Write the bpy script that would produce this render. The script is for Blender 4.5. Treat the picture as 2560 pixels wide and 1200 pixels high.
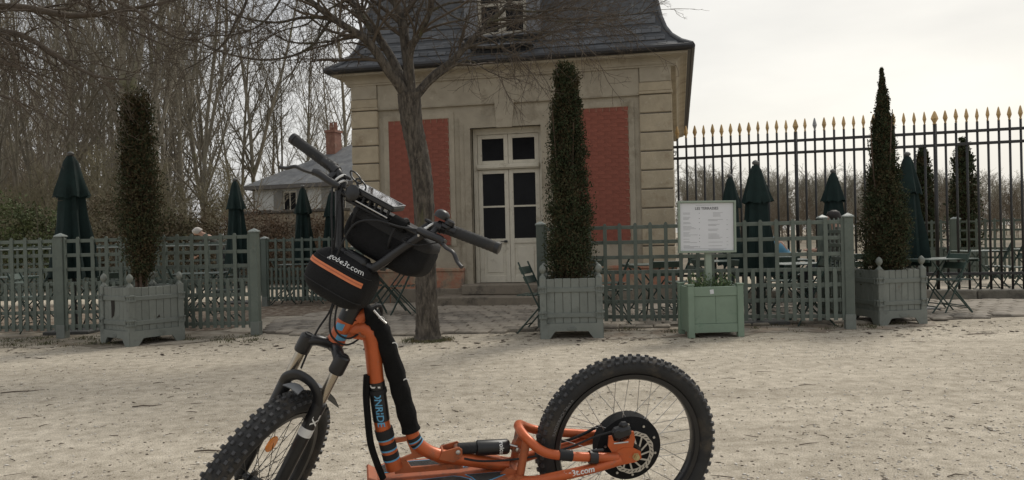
import bpy, math, random
import numpy as np
from mathutils import Vector, Matrix, Euler, Quaternion

for _o in list(bpy.data.objects): bpy.data.objects.remove(_o)
sc = bpy.context.scene
col = sc.collection
R = math.radians
rnd = random.Random(7)

# ---------------------------------------------------------------- camera
EYE = 1.15
ROLL, PITCH = R(1.38), R(0.288)
cam_d = bpy.data.cameras.new('camera'); cam = bpy.data.objects.new('camera', cam_d); col.objects.link(cam)
cam_d.sensor_width = 36; cam_d.lens = 36 * 1990 / 2560; cam_d.clip_start = .05; cam_d.clip_end = 3000
cam.matrix_world = Matrix.Translation((0, 0, EYE)) @ Matrix.Rotation(R(90) - PITCH, 4, 'X') @ Matrix.Rotation(-ROLL, 4, 'Z')
sc.camera = cam
sc.render.engine = 'CYCLES'; sc.cycles.max_bounces = 6; sc.cycles.transparent_max_bounces = 8
sc.cycles.use_denoising = True
vs = sc.view_settings
vs.view_transform = 'Standard'; vs.look = 'None'; vs.gamma = 1; vs.use_curve_mapping = False; vs.exposure = 0.20

# ---------------------------------------------------------------- sky and sun (thin overcast, sun behind cloud ahead right)
SUN_EL, SUN_AZ = R(48), R(38)           # azimuth measured from +Y towards +X
sdir = Vector((math.sin(SUN_AZ) * math.cos(SUN_EL), math.cos(SUN_AZ) * math.cos(SUN_EL), math.sin(SUN_EL)))
W = bpy.data.worlds.new('World'); sc.world = W; W.use_nodes = True
nt = W.node_tree; nt.nodes.clear(); N = nt.nodes.new; L = nt.links.new
wo = N('ShaderNodeOutputWorld'); bg = N('ShaderNodeBackground'); L(bg.outputs[0], wo.inputs[0])
sky = N('ShaderNodeTexSky'); sky.sky_type = 'NISHITA'; sky.sun_disc = False
sky.sun_elevation = SUN_EL; sky.sun_rotation = SUN_AZ; sky.air_density = 1.2; sky.dust_density = 4
tc = N('ShaderNodeTexCoord')
mp = N('ShaderNodeMapping'); mp.inputs['Scale'].default_value = (1.0, 1.0, 3.2); L(tc.outputs['Generated'], mp.inputs[0])
nz = N('ShaderNodeTexNoise'); nz.inputs['Scale'].default_value = 1.9; nz.inputs['Detail'].default_value = 6; nz.inputs['Roughness'].default_value = .5
L(mp.outputs[0], nz.inputs[0])
cr = N('ShaderNodeValToRGB'); cr.color_ramp.elements[0].position = .32; cr.color_ramp.elements[1].position = .66
cr.color_ramp.elements[0].color = (.49, .50, .52, 1); cr.color_ramp.elements[1].color = (.74, .735, .72, 1)
L(nz.outputs[0], cr.inputs[0])
dp = N('ShaderNodeVectorMath'); dp.operation = 'DOT_PRODUCT'; L(tc.outputs['Generated'], dp.inputs[0]); dp.inputs[1].default_value = (.52, .80, .16)
mr = N('ShaderNodeMapRange'); mr.inputs[1].default_value = .60; mr.inputs[2].default_value = .99; mr.inputs[3].default_value = 0; mr.inputs[4].default_value = 1
mr.interpolation_type = 'SMOOTHSTEP'; L(dp.outputs['Value'], mr.inputs[0])
gl = N('ShaderNodeMixRGB'); gl.blend_type = 'ADD'; gl.inputs[2].default_value = (.21, .185, .125, 1); L(mr.outputs[0], gl.inputs[0]); L(cr.outputs[0], gl.inputs[1])
sm = N('ShaderNodeVectorMath'); sm.operation = 'SCALE'; sm.inputs['Scale'].default_value = .10; L(sky.outputs[0], sm.inputs[0])
mx = N('ShaderNodeMixRGB'); mx.inputs[0].default_value = .86; L(sm.outputs[0], mx.inputs[1]); L(gl.outputs[0], mx.inputs[2])
L(mx.outputs[0], bg.inputs[0]); bg.inputs[1].default_value = 1.0
sd = bpy.data.lights.new('sun', 'SUN'); sd.energy = 1.5; sd.angle = R(14); sd.color = (1, .95, .86)
so = bpy.data.objects.new('sun', sd); col.objects.link(so); so.rotation_euler = (-sdir).to_track_quat('-Z', 'Y').to_euler()

# ---------------------------------------------------------------- where things stand (metres in the place)
def ray(px, py):
    a, b = (px - 1280) / 1990., (590 - py) / 1990.
    c, s = math.cos(ROLL), math.sin(ROLL)
    return Vector((a * c + b * s, 1, -a * s + b * c))
def at(px, py, D): return Vector((0, 0, EYE)) + ray(px, py) * D
def hor(px): return 590 - (px - 1280) * math.tan(ROLL)
def spot(px, D):
    p = at(px, hor(px), D); return Vector((p.x, p.y, 0))
def gnd(px, py):
    r = ray(px, py); return Vector((0, 0, EYE)) + r * (-EYE / r.z)

# ---------------------------------------------------------------- mesh helpers
def np_mesh(name, v, f):
    """v (n,3); f list of int arrays (m,k) with k = 3 or 4"""
    me = bpy.data.meshes.new(name)
    v = np.asarray(v, np.float32).reshape(-1, 3)
    fs = [np.asarray(a, np.int32) for a in (f if isinstance(f, list) else [f]) if len(a)]
    loops = np.concatenate([a.ravel() for a in fs])
    tot = np.concatenate([np.full(len(a), a.shape[1], np.int32) for a in fs])
    start = np.concatenate([[0], np.cumsum(tot)[:-1]]).astype(np.int32)
    me.vertices.add(len(v)); me.vertices.foreach_set('co', v.ravel())
    me.loops.add(len(loops)); me.loops.foreach_set('vertex_index', loops)
    me.polygons.add(len(tot)); me.polygons.foreach_set('loop_start', start); me.polygons.foreach_set('loop_total', tot)
    me.update(calc_edges=True); me.validate()
    return me

class MB:
    def __init__(s): s.v = []; s.f = []
    def add(s, vs, fs, M=None):
        o = len(s.v)
        for p in vs:
            p = Vector(p); s.v.append(tuple(M @ p) if M else tuple(p))
        s.f += [tuple(i + o for i in q) for q in fs]
        return s
    def box(s, a, b, M=None, c=0):
        (x0, y0, z0), (x1, y1, z1) = a, b
        if x0 > x1: x0, x1 = x1, x0
        if y0 > y1: y0, y1 = y1, y0
        if z0 > z1: z0, z1 = z1, z0
        if c <= 0:
            return s.add([(x0,y0,z0),(x1,y0,z0),(x1,y1,z0),(x0,y1,z0),(x0,y0,z1),(x1,y0,z1),(x1,y1,z1),(x0,y1,z1)],
                         [(3,2,1,0),(4,5,6,7),(0,1,5,4),(1,2,6,5),(2,3,7,6),(3,0,4,7)], M)
        cx, cy, cz = (x0+x1)/2, (y0+y1)/2, (z0+z1)/2
        hx, hy, hz = (x1-x0)/2, (y1-y0)/2, (z1-z0)/2
        c = min(c, hx*.9, hy*.9, hz*.9)
        vs = []; idx = {}
        for sx in (-1, 1):
            for sy in (-1, 1):
                for sz in (-1, 1):
                    for ax in range(3):
                        h = [hx, hy, hz]; q = [h[i] - (0 if i == ax else c) for i in range(3)]
                        idx[(sx, sy, sz, ax)] = len(vs)
                        vs.append((cx + sx*q[0], cy + sy*q[1], cz + sz*q[2]))
        fs = []
        def quad(keys, n):
            q = [idx[k] for k in keys]
            a_, b_, c_ = [Vector(vs[i]) for i in q[:3]]
            if (b_-a_).cross(c_-a_).dot(Vector(n)) < 0: q.reverse()
            fs.append(tuple(q))
        for ax in range(3):
            u, w = [i for i in range(3) if i != ax]
            for sg in (-1, 1):
                ks = []
                for su, sw in ((-1,-1),(1,-1),(1,1),(-1,1)):
                    t = [0,0,0]; t[ax] = sg; t[u] = su; t[w] = sw; ks.append((*t, ax))
                n = [0,0,0]; n[ax] = sg; quad(ks, n)
        for ax in range(3):        # edges parallel to ax
            u, w = [i for i in range(3) if i != ax]
            for su in (-1, 1):
                for sw in (-1, 1):
                    ks = []
                    for st, k in ((-1,u),(1,u),(1,w),(-1,w)):
                        t = [0,0,0]; t[ax] = st; t[u] = su; t[w] = sw; ks.append((*t, k))
                    n = [0,0,0]; n[u] = su; n[w] = sw; quad(ks, n)
        for sx in (-1, 1):
            for sy in (-1, 1):
                for sz in (-1, 1):
                    quad([(sx,sy,sz,0),(sx,sy,sz,1),(sx,sy,sz,2)], (sx,sy,sz))
        return s.add(vs, fs, M)
    def prism(s, poly, d, M=None):
        """poly in XY, extruded 0..d along Z"""
        n = len(poly)
        ar = sum(poly[i][0]*poly[(i+1)%n][1] - poly[(i+1)%n][0]*poly[i][1] for i in range(n))
        if ar < 0: poly = poly[::-1]
        vs = [(x, y, 0) for x, y in poly] + [(x, y, d) for x, y in poly]
        fs = [tuple(range(n-1, -1, -1)), tuple(range(n, 2*n))] + [(i, (i+1)%n, n+(i+1)%n, n+i) for i in range(n)]
        if d < 0: fs = [f[::-1] for f in fs]
        return s.add(vs, fs, M)
    def tube(s, pts, r, k=8, M=None, caps=True, closed=False, up=None):
        P = [Vector(p) for p in pts]; n = len(P)
        rr = r if hasattr(r, '__len__') else [r]*n
        T = []
        for i in range(n):
            if closed: t = P[(i+1)%n] - P[i-1]
            else: t = P[min(i+1, n-1)] - P[max(i-1, 0)]
            T.append(t.normalized())
        u = Vector(up) if up else Vector((0,0,1))
        if abs(u.dot(T[0])) > .95: u = Vector((1,0,0))
        u = (u - T[0]*u.dot(T[0])).normalized()
        vs = []
        for i in range(n):
            u = u - T[i]*u.dot(T[i]); u.normalize(); w = T[i].cross(u)
            for j in range(k):
                a = 2*math.pi*j/k
                q = rr[i]
                ra, rb = (q if hasattr(q, '__len__') else (q, q))
                vs.append(P[i] + u*(math.cos(a)*ra) + w*(math.sin(a)*rb))
        fs = []
        for i in range(n if closed else n-1):
            i2 = (i+1) % n
            for j in range(k):
                fs.append((i*k+j, i*k+(j+1)%k, i2*k+(j+1)%k, i2*k+j))
        if caps and not closed:
            fs.append(tuple(range(k-1, -1, -1))); fs.append(tuple((n-1)*k+j for j in range(k)))
        return s.add(vs, fs, M)
    def lathe(s, prof, k=24, M=None, closed=False):
        """prof [(r,z)] about Z"""
        n = len(prof); vs = []
        for r_, z in prof:
            for j in range(k):
                a = 2*math.pi*j/k; vs.append((r_*math.cos(a), r_*math.sin(a), z))
        fs = []
        for i in range(n if closed else n-1):
            i2 = (i+1) % n
            for j in range(k): fs.append((i*k+j, i*k+(j+1)%k, i2*k+(j+1)%k, i2*k+j))
        if not closed:
            if prof[0][0] > 1e-5: fs.append(tuple(range(k-1, -1, -1)))
            if prof[-1][0] > 1e-5: fs.append(tuple((n-1)*k+j for j in range(k)))
        return s.add(vs, fs, M)
    def mesh(s, name):
        me = bpy.data.meshes.new(name); me.from_pydata(s.v, [], s.f); me.update(); return me

def shade(me, on=True, angle=None):
    me.polygons.foreach_set('use_smooth', [bool(on)]*len(me.polygons))
    if on and angle: 
        try: me.set_sharp_from_angle(angle=angle)
        except Exception: pass

def obj(name, mb, mat=None, parent=None, smooth=False, M=None, kind=None, label=None, loc=None):
    me = mb.mesh(name) if isinstance(mb, MB) else mb
    if smooth: shade(me, True, R(40))
    if mat is not None and not me.materials: me.materials.append(mat)
    o = bpy.data.objects.new(name, me); col.objects.link(o)
    if parent: o.parent = parent
    if M is not None: o.matrix_local = M
    if loc is not None: o.location = loc
    if kind: o['kind'] = kind
    if label: o['label'] = label
    return o
def tag(o, label, cat, group=None):
    o['label'] = label; o['category'] = cat
    if group: o['group'] = group
    return o
def thing(name, label, cat, loc=(0,0,0), rz=0, group=None, M=None):
    o = bpy.data.objects.new(name, None); col.objects.link(o)
    o.empty_display_size = .1
    if M is not None: o.matrix_world = M
    else: o.location = loc; o.rotation_euler = (0, 0, rz)
    return tag(o, label, cat, group)
def copy_tree(o, parent=None):
    c = o.copy(); col.objects.link(c); c.parent = parent
    for ch in list(o.children): copy_tree(ch, c)
    return c
def axisM(p, d, up=(0,0,1)):
    """matrix whose local Z runs along d from p"""
    d = Vector(d).normalized(); u = Vector(up)
    if abs(u.dot(d)) > .97: u = Vector((1,0,0))
    x = u.cross(d).normalized(); y = d.cross(x)
    m = Matrix((x, y, d)).transposed().to_4x4(); m.translation = Vector(p); return m
def text_mesh(body, size=1, extrude=0, font_shear=0, align='CENTER', offset=0):
    cu = bpy.data.curves.new('t', 'FONT'); cu.body = body; cu.size = size; cu.extrude = extrude; cu.shear = font_shear
    cu.align_x = align; cu.align_y = 'CENTER'; cu.offset = offset; cu.resolution_u = 3
    o = bpy.data.objects.new('t', cu); col.objects.link(o)
    dg = bpy.context.evaluated_depsgraph_get(); dg.update()
    me = bpy.data.meshes.new_from_object(o.evaluated_get(dg))
    me.materials.clear()
    bpy.data.objects.remove(o); bpy.data.curves.remove(cu)
    return me
def remap(me, fn):
    for v in me.vertices: v.co = fn(v.co.x, v.co.y, v.co.z)
    me.update(); return me

# ---------------------------------------------------------------- materials
_mats = {}
def mat(name, c, rough=.65, var=.12, scale=6., metal=0., bump=0., bscale=40., rand=0., dirt=None, coat=0., hue=0., spec=.5, stretch=None):
    """base colour c with noise variation, optional second dirt colour (colour, amount, scale), per-piece variation rand"""
    if name in _mats: return _mats[name]
    m = bpy.data.materials.new(name); m.use_nodes = True; t = m.node_tree; b = t.nodes['Principled BSDF']
    b.inputs['Roughness'].default_value = rough; b.inputs['Metallic'].default_value = metal
    b.inputs['Specular IOR Level'].default_value = spec
    if coat: b.inputs['Coat Weight'].default_value = coat; b.inputs['Coat Roughness'].default_value = .12
    n = t.nodes.new; l = t.links.new
    tcn = n('ShaderNodeTexCoord')
    if stretch:
        class _S: pass
        mpn = n('ShaderNodeMapping'); mpn.inputs['Scale'].default_value = stretch; l(tcn.outputs['Object'], mpn.inputs[0]); tcn = _S(); tcn.outputs = {'Object': mpn.outputs[0]}
    nn = n('ShaderNodeTexNoise'); nn.inputs['Scale'].default_value = scale; nn.inputs['Detail'].default_value = 5; nn.inputs['Roughness'].default_value = .65
    l(tcn.outputs['Object'], nn.inputs['Vector'])
    mrn = n('ShaderNodeMapRange'); mrn.inputs[1].default_value = .3; mrn.inputs[2].default_value = .7
    mrn.inputs[3].default_value = 1 - var; mrn.inputs[4].default_value = 1 + var; l(nn.outputs[0], mrn.inputs[0])
    val = mrn.outputs[0]
    if rand:
        oi = n('ShaderNodeObjectInfo'); r2 = n('ShaderNodeMapRange'); r2.inputs[3].default_value = 1 - rand; r2.inputs[4].default_value = 1 + rand
        l(oi.outputs['Random'], r2.inputs[0]); mm = n('ShaderNodeMath'); mm.operation = 'MULTIPLY'; l(val, mm.inputs[0]); l(r2.outputs[0], mm.inputs[1]); val = mm.outputs[0]
    hs = n('ShaderNodeHueSaturation'); hs.inputs['Color'].default_value = (*c, 1); l(val, hs.inputs['Value'])
    if hue:
        n3 = n('ShaderNodeTexNoise'); n3.inputs['Scale'].default_value = scale*.6; l(tcn.outputs['Object'], n3.inputs['Vector'])
        r3 = n('ShaderNodeMapRange'); r3.inputs[3].default_value = .5 - hue; r3.inputs[4].default_value = .5 + hue; l(n3.outputs[0], r3.inputs[0]); l(r3.outputs[0], hs.inputs['Hue'])
    out = hs.outputs[0]
    for d in (dirt if isinstance(dirt, list) else [dirt] if dirt else []):
        n2 = n('ShaderNodeTexNoise'); n2.inputs['Scale'].default_value = d[2]; n2.inputs['Detail'].default_value = 8; n2.inputs['Roughness'].default_value = .7
        l(tcn.outputs['Object'], n2.inputs['Vector'])
        rr = n('ShaderNodeValToRGB'); lo = .62 - .25*d[1]; rr.color_ramp.elements[0].position = lo; rr.color_ramp.elements[1].position = lo + .14
        l(n2.outputs[0], rr.inputs[0]); mi = n('ShaderNodeMixRGB'); l(rr.outputs[0], mi.inputs[0]); l(out, mi.inputs[1]); mi.inputs[2].default_value = (*d[0], 1); out = mi.outputs[0]
    l(out, b.inputs['Base Color'])
    if bump:
        nb = n('ShaderNodeTexNoise'); nb.inputs['Scale'].default_value = bscale; nb.inputs['Detail'].default_value = 6; l(tcn.outputs['Object'], nb.inputs['Vector'])
        bp = n('ShaderNodeBump'); bp.inputs['Strength'].default_value = bump; bp.inputs['Distance'].default_value = .01; l(nb.outputs[0], bp.inputs['Height']); l(bp.outputs[0], b.inputs['Normal'])
    _mats[name] = m; return m
# ================================================================ ground
m_ground = bpy.data.materials.new('gravel_ground'); m_ground.use_nodes = True
def _gm():
    t = m_ground.node_tree; b = t.nodes['Principled BSDF']; n = t.nodes.new; l = t.links.new
    b.inputs['Roughness'].default_value = .95; b.inputs['Specular IOR Level'].default_value = .15
    tcn = n('ShaderNodeTexCoord')
    def noise(sc_, det=6, ro=.6, dist=0):
        q = n('ShaderNodeTexNoise'); q.inputs['Scale'].default_value = sc_; q.inputs['Detail'].default_value = det; q.inputs['Roughness'].default_value = ro
        q.inputs['Distortion'].default_value = dist; l(tcn.outputs['Object'], q.inputs['Vector']); return q
    def ramp(src, p0, c0, p1, c1):
        r = n('ShaderNodeValToRGB'); r.color_ramp.elements[0].position = p0; r.color_ramp.elements[1].position = p1
        r.color_ramp.elements[0].color = (*c0, 1); r.color_ramp.elements[1].color = (*c1, 1); l(src, r.inputs[0]); return r
    mpg = n('ShaderNodeMapping'); mpg.inputs['Scale'].default_value = (.45, 1.5, 1); mpg.inputs['Rotation'].default_value = (0, 0, .25); l(tcn.outputs['Object'], mpg.inputs[0])
    big = noise(.55, 6, .62, .6); l(mpg.outputs[0], big.inputs['Vector']); base = ramp(big.outputs[0], .34, (.440, .396, .325), .66, (.610, .555, .462))
    mid = noise(9, 8, .72); m1 = ramp(mid.outputs[0], .36, (.70, .68, .65), .62, (1.12, 1.11, 1.10))
    x1 = n('ShaderNodeMixRGB'); x1.blend_type = 'MULTIPLY'; x1.inputs[0].default_value = 1; l(base.outputs[0], x1.inputs[1]); l(m1.outputs[0], x1.inputs[2])
    fine = noise(120, 3, .7); m2 = ramp(fine.outputs[0], .36, (.50, .48, .45), .58, (1.14, 1.14, 1.13))
    x2 = n('ShaderNodeMixRGB'); x2.blend_type = 'MULTIPLY'; x2.inputs[0].default_value = .8; l(x1.outputs[0], x2.inputs[1]); l(m2.outputs[0], x2.inputs[2])
    vo = n('ShaderNodeTexVoronoi'); vo.inputs['Scale'].default_value = 38; l(tcn.outputs['Object'], vo.inputs['Vector'])
    vr = ramp(vo.outputs['Distance'], .06, (1, 1, 1), .2, (0, 0, 0))
    vc = n('ShaderNodeSeparateColor'); l(vo.outputs['Color'], vc.inputs[0])
    gt = n('ShaderNodeMath'); gt.operation = 'GREATER_THAN'; gt.inputs[1].default_value = .52; l(vc.outputs[0], gt.inputs[0])
    mu = n('ShaderNodeMath'); mu.operation = 'MULTIPLY'; l(gt.outputs[0], mu.inputs[0]); l(vr.outputs[0], mu.inputs[1])
    st = ramp(vc.outputs[1], .25, (.15, .12, .09), .7, (.66, .62, .55))
    x3 = n('ShaderNodeMixRGB'); l(mu.outputs[0], x3.inputs[0]); l(x2.outputs[0], x3.inputs[1]); l(st.outputs[0], x3.inputs[2])
    l(x3.outputs[0], b.inputs['Base Color'])
    ad = n('ShaderNodeMath'); ad.operation = 'ADD'; l(fine.outputs[0], ad.inputs[0]); l(mid.outputs[0], ad.inputs[1])
    bp = n('ShaderNodeBump'); bp.inputs['Strength'].default_value = .55; bp.inputs['Distance'].default_value = .012; l(ad.outputs[0], bp.inputs['Height']); l(bp.outputs[0], b.inputs['Normal'])
_gm()
g = MB(); g.add([(-700, -60, 0), (900, -60, 0), (900, 1500, 0), (-700, 1500, 0)], [(0, 1, 2, 3)])
go = obj('ground', g, m_ground); go['kind'] = 'structure'; go['label'] = 'pale sandy gravel forecourt'

def blob_sheet(name, pts, z, material, seed=0, wob=.12):
    """flat sheet with an uneven edge"""
    r_ = random.Random(seed); P = []
    n = len(pts)
    for i in range(n):
        a, b = Vector(pts[i]), Vector(pts[(i+1) % n]); k = max(2, int((b-a).length / .25))
        for j in range(k):
            q = a.lerp(b, j/k); P.append((q.x + r_.uniform(-wob, wob), q.y + r_.uniform(-wob, wob), z))
    return obj(name, MB().add(P, [tuple(range(len(P)))]), material, kind='structure')
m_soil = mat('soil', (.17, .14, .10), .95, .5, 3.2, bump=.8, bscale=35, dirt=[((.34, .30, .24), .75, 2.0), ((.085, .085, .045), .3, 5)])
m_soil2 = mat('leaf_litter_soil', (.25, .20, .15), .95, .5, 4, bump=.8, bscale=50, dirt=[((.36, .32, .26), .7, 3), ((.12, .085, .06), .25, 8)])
def q2(px, py): p = gnd(px, py); return (p.x, p.y)
def sp2(px, D): p = spot(px, D); return (p.x, p.y)
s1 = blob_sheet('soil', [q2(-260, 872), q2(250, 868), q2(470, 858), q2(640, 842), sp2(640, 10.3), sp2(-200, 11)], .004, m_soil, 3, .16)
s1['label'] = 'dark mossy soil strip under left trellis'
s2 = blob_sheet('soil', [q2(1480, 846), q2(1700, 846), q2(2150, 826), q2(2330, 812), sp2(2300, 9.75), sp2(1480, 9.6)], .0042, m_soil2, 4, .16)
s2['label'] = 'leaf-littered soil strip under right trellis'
s3 = blob_sheet('soil', [sp2(655, 12.2), sp2(860, 12.1), sp2(880, 15.4), sp2(-500, 15.8), sp2(-450, 11.2), sp2(560, 10.4)], .0046, mat('terrace_gravel', (.28, .235, .18), .95, .4, 6, bump=.8, bscale=60, dirt=[((.11, .07, .04), .8, 9)]), 5, .1)
s3['label'] = 'leaf-strewn gravel of the left terrace'

# gravel stones and litter lying on the ground
def scatter(name, n, smin, smax, material, seed, flat=.55, dmin=1.75, dmax=9.6, power=1.0, elong=1.6):
    r_ = np.random.default_rng(seed)
    D = dmin * (dmax/dmin) ** (r_.random(n) ** power)
    X = (r_.random(n)*2 - 1) * .72 * D
    # patchy distribution
    ph = np.sin(X*1.7 + 1.3*np.sin(D*1.1 + seed)) * np.cos(D*2.1 + .8*np.sin(X*2.3)) 
    keep = r_.random(n) < .45 + .4*ph + .15
    D, X = D[keep], X[keep]; m = len(D)
    s = smin * (smax/smin) ** (r_.random(m) ** 2.2)
    a = r_.random(m)*6.283; el = 1 + r_.random(m)*(elong-1)
    base = np.array([(1,0,0),(0,1,0),(-1,0,0),(0,-1,0),(.15,.1,1),(-.1,0,-.6)], float)
    jit = 1 + (r_.random((m, 6, 3)) - .5)*.6
    v = base[None]*jit*s[:, None, None]*.5
    v[..., 0] *= el[:, None]; v[..., 2] *= flat
    c, si = np.cos(a)[:, None], np.sin(a)[:, None]
    x = v[..., 0]*c - v[..., 1]*si; y = v[..., 0]*si + v[..., 1]*c
    v = np.stack([x + X[:, None], y + D[:, None], v[..., 2] + (s*.12)[:, None]], -1)
    f0 = np.array([(0,1,4),(1,2,4),(2,3,4),(3,0,4),(1,0,5),(2,1,5),(3,2,5),(0,3,5)])
    f = (f0[None] + (np.arange(m)*6)[:, None, None]).reshape(-1, 3)
    return obj(name, np_mesh(name, v.reshape(-1, 3), f), material, kind='stuff')
m_pa = mat('pebble_pale', (.66, .62, .55), .85, .3, 20); m_pb = mat('pebble_mid', (.34, .295, .235), .9, .35, 20); m_pc = mat('pebble_dark', (.075, .055, .04), .95, .4, 15)
scatter('gravel', 30000, .004, .021, m_pa, 1)['label'] = 'pale flint pebbles'
scatter('gravel', 24000, .003, .020, m_pb, 2)['label'] = 'buff pebbles'
scatter('leaf_litter', 5200, .003, .020, m_pc, 3, flat=.3, elong=2.8)['label'] = 'dark scraps of bark and leaf'
scatter('leaf_litter', 2000, .008, .05, m_pc, 9, flat=.22, dmin=8.2, dmax=9.5, elong=3)['label'] = 'dark leaf scraps along the fence'
# twigs lying about: one mass
def twigs():
    r_ = random.Random(11); mb = MB()
    for i in range(230):
        D = 2.0 * (9.2/2.0) ** r_.random(); x = r_.uniform(-.68, .68)*D; ln = r_.uniform(.03, .13); a = r_.uniform(0, 3.14)
        p = Vector((x, D, .005)); d = Vector((math.cos(a), math.sin(a)*.6, 0)); n_ = Vector((-d.y, d.x, 0))
        b = r_.uniform(-.2, .2)*ln
        mb.tube([p, p + d*ln*.5 + n_*b + Vector((0,0,.003)), p + d*ln], [r_.uniform(.0012, .003)]*2 + [.0008], 4)
    return mb
o = obj('twig_litter', twigs(), m_pc, kind='stuff'); o['label'] = 'small twigs scattered on the gravel'
for (px, py, ln, ang, lab) in [(0, 985, .30, .25, 'curved dry stick on gravel at left picture edge'), (330, 1020, .19, .1, 'thin straight stick on gravel left of the front wheel'),
                          (485, 1132, .22, -.1, 'dry stick lying right beside the front tyre'), (2420, 838, .35, .05, 'long thin stick on gravel near right planter')]:
    p = gnd(px, py); mb = MB(); d = Vector((math.cos(ang), math.sin(ang), 0))
    mb.tube([(0, 0, .007), d*ln*.35 + Vector((0, .012, .010)), d*ln*.7 + Vector((0, .006, .007)), d*ln + Vector((0, .03, .009))], [.004, .0045, .0035, .0015], 6)
    mb.tube([d*ln*.55 + Vector((0, .008, .009)), d*ln*.7 + Vector((.0, -.03, .008))], [.0025, .001], 5)
    tag(obj('fallen_stick', mb, m_pc, loc=p, smooth=True), lab, 'stick')

# ================================================================ pavilion
CR = at(1688, hor(1688), 13.05); CL = at(888, hor(888), 14.2); CR.z = CL.z = 0
fx = (CR - CL); FW = fx.length; fx.normalize(); fy = Vector((-fx.y, fx.x, 0))      # fy points away from the camera
PM = Matrix((fx, fy, Vector((0, 0, 1)))).transposed().to_4x4(); PM.translation = CL
PMI = PM.inverted()
def fs(px, py, off=0.):
    """pixel -> (s, z) on the facade plane pushed off metres inwards"""
    o = PMI @ Vector((0, 0, EYE)); d = PMI.to_3x3() @ ray(px, py); t = (off - o.y)/d.y
    q = o + d*t; return q.x, q.z
pav = thing('pavilion', 'stone pavilion with red brick panels, cream door and slate roof', 'building', M=PM)
m_stone = mat('stone', (.365, .32, .245), .9, .16, 2.2, bump=.35, bscale=30, rand=.05, dirt=[((.24, .205, .15), .34, 1.7), ((.44, .39, .30), .12, 7)])
m_stone_q = mat('stone_block', (.405, .34, .24), .9, .14, 5, bump=.35, bscale=35, rand=.10, dirt=[((.27, .205, .13), .2, 3), ((.50, .44, .34), .12, 11)])
m_plinth = mat('plinth_render', (.36, .27, .185), .95, .25, 3, bump=.5, bscale=25, dirt=[((.38, .16, .10), .75, 2.2), ((.17, .145, .115), .42, 4)])
m_joint = mat('joint', (.10, .085, .065), .95)
m_red = mat('brick_red', (.255, .080, .053), .85, .28, 7, bump=.3, bscale=60, rand=.04, dirt=((.165, .054, .039), .45, 1.6))
m_redj = mat('brick_joint', (.245, .078, .052), .9, .25, 7)
m_white = mat('mortar_line', (.33, .22, .15), .9)
m_cream = mat('cream_paint', (.60, .555, .455), .55, .07, 8, dirt=((.36, .32, .24), .2, 6))
m_glass = mat('dark_glass', (.010, .010, .011), .12, .3, 3, spec=.10)
m_room = mat('dark_room', (.02, .018, .016), .9)
m_slate = mat('slate', (.084, .088, .094), .55, .25, 9, bump=.25, bscale=50, rand=.3, dirt=((.15, .155, .15), .3, 6))
m_lead = mat('lead', (.135, .14, .15), .5, .15, 4)
m_gutter = mat('gutter', (.018, .018, .02), .5, .2)
m_step = mat('step_stone', (.235, .20, .155), .9, .25, 4, bump=.4, bscale=30, dirt=((.11, .095, .075), .5, 4))
DEPTH = 11.0
sdl, zsill = fs(1200, 707); sdr, _ = fs(1356, 702); s_dl, z_dt = fs(1177, 322); s_dr, _ = fs(1353, 312)
DL, DR, DT, DB = s_dl, s_dr, z_dt, .34
_, Z_BAND = fs(1238, 258); Z_TOP = fs(1250, 190)[1]
print('facade', FW, 'door', DL, DR, DT, 'band', Z_BAND, 'top', Z_TOP, 'sill', zsill)
Z_EAVE = fs(1250, 148, -.45)[1]
print('eave', Z_EAVE)
QW = .50
# walls: front built round the door opening (wall face at y=0)
mb = MB()
mb.box((QW*.4, .0, 0), (DL - .02, .35, Z_TOP + .2)); mb.box((DR + .02, .0, 0), (FW - QW*.4, .35, Z_TOP + .2)); mb.box((DL - .02, .0, DT), (DR + .02, .35, Z_TOP + .2))
mb.box((DL - .02, .0, 0), (DR + .02, .35, .20))
obj('wall', mb, m_stone, pav)
mb = MB(); mb.box((.03, .352, 0), (.38, DEPTH, Z_TOP + .2)); mb.box((FW - .38, .352, 0), (FW - .03, DEPTH, Z_TOP + .2)); mb.box((.38, DEPTH - .35, 0), (FW - .38, DEPTH, Z_TOP + .2))
obj('wall', mb, m_stone, pav)
mb = MB(); mb.box((.4, 1.6, .0), (FW - .4, 1.65, Z_TOP)); obj('inner_partition', mb, m_room, pav)
mb = MB(); mb.box((.4, .36, .30), (FW - .4, 1.6, .33)); obj('inner_floor', mb, m_room, pav)
# corner piers in coursed blocks
def block_row(s0, s1, zs, key):
    for i in range(len(zs) - 1):
        mb = MB(); j = .010
        mb.box((s0, -.055, zs[i] + j), (s1, .1, zs[i+1] - j), c=.012)
        obj('quoin_block', mb, m_stone_q, pav)
    mb = MB(); mb.box((s0 + .012, -.043, zs[0]), (s1 - .012, .09, zs[-1])); obj('joint_bed', mb, m_joint, pav)
zb = fs(912, 279)[1]
step_z = (zb - .62)/9.
zs = [.62 + step_z*i for i in range(10)]
block_row(0, QW, zs, 0); block_row(FW - QW - .03, FW, zs, 1)
for a, b in ((0, QW), (FW - QW - .03, FW)):
    mb = MB(); mb.box((a - .012, -.07, zs[-1] + .004), (b + .012, .1, zs[-1] + .05), c=.008); mb.box((a, -.055, zs[-1] + .052), (b, .1, zs[-1] + .20), c=.01); obj('pier_cap', mb, m_stone_q, pav)
    mb = MB(); mb.box((a + .01, -.05, zs[-1] + .205), (b - .01, .1, Z_TOP + .02), c=.006); obj('pier_frieze', mb, m_stone, pav)
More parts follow.
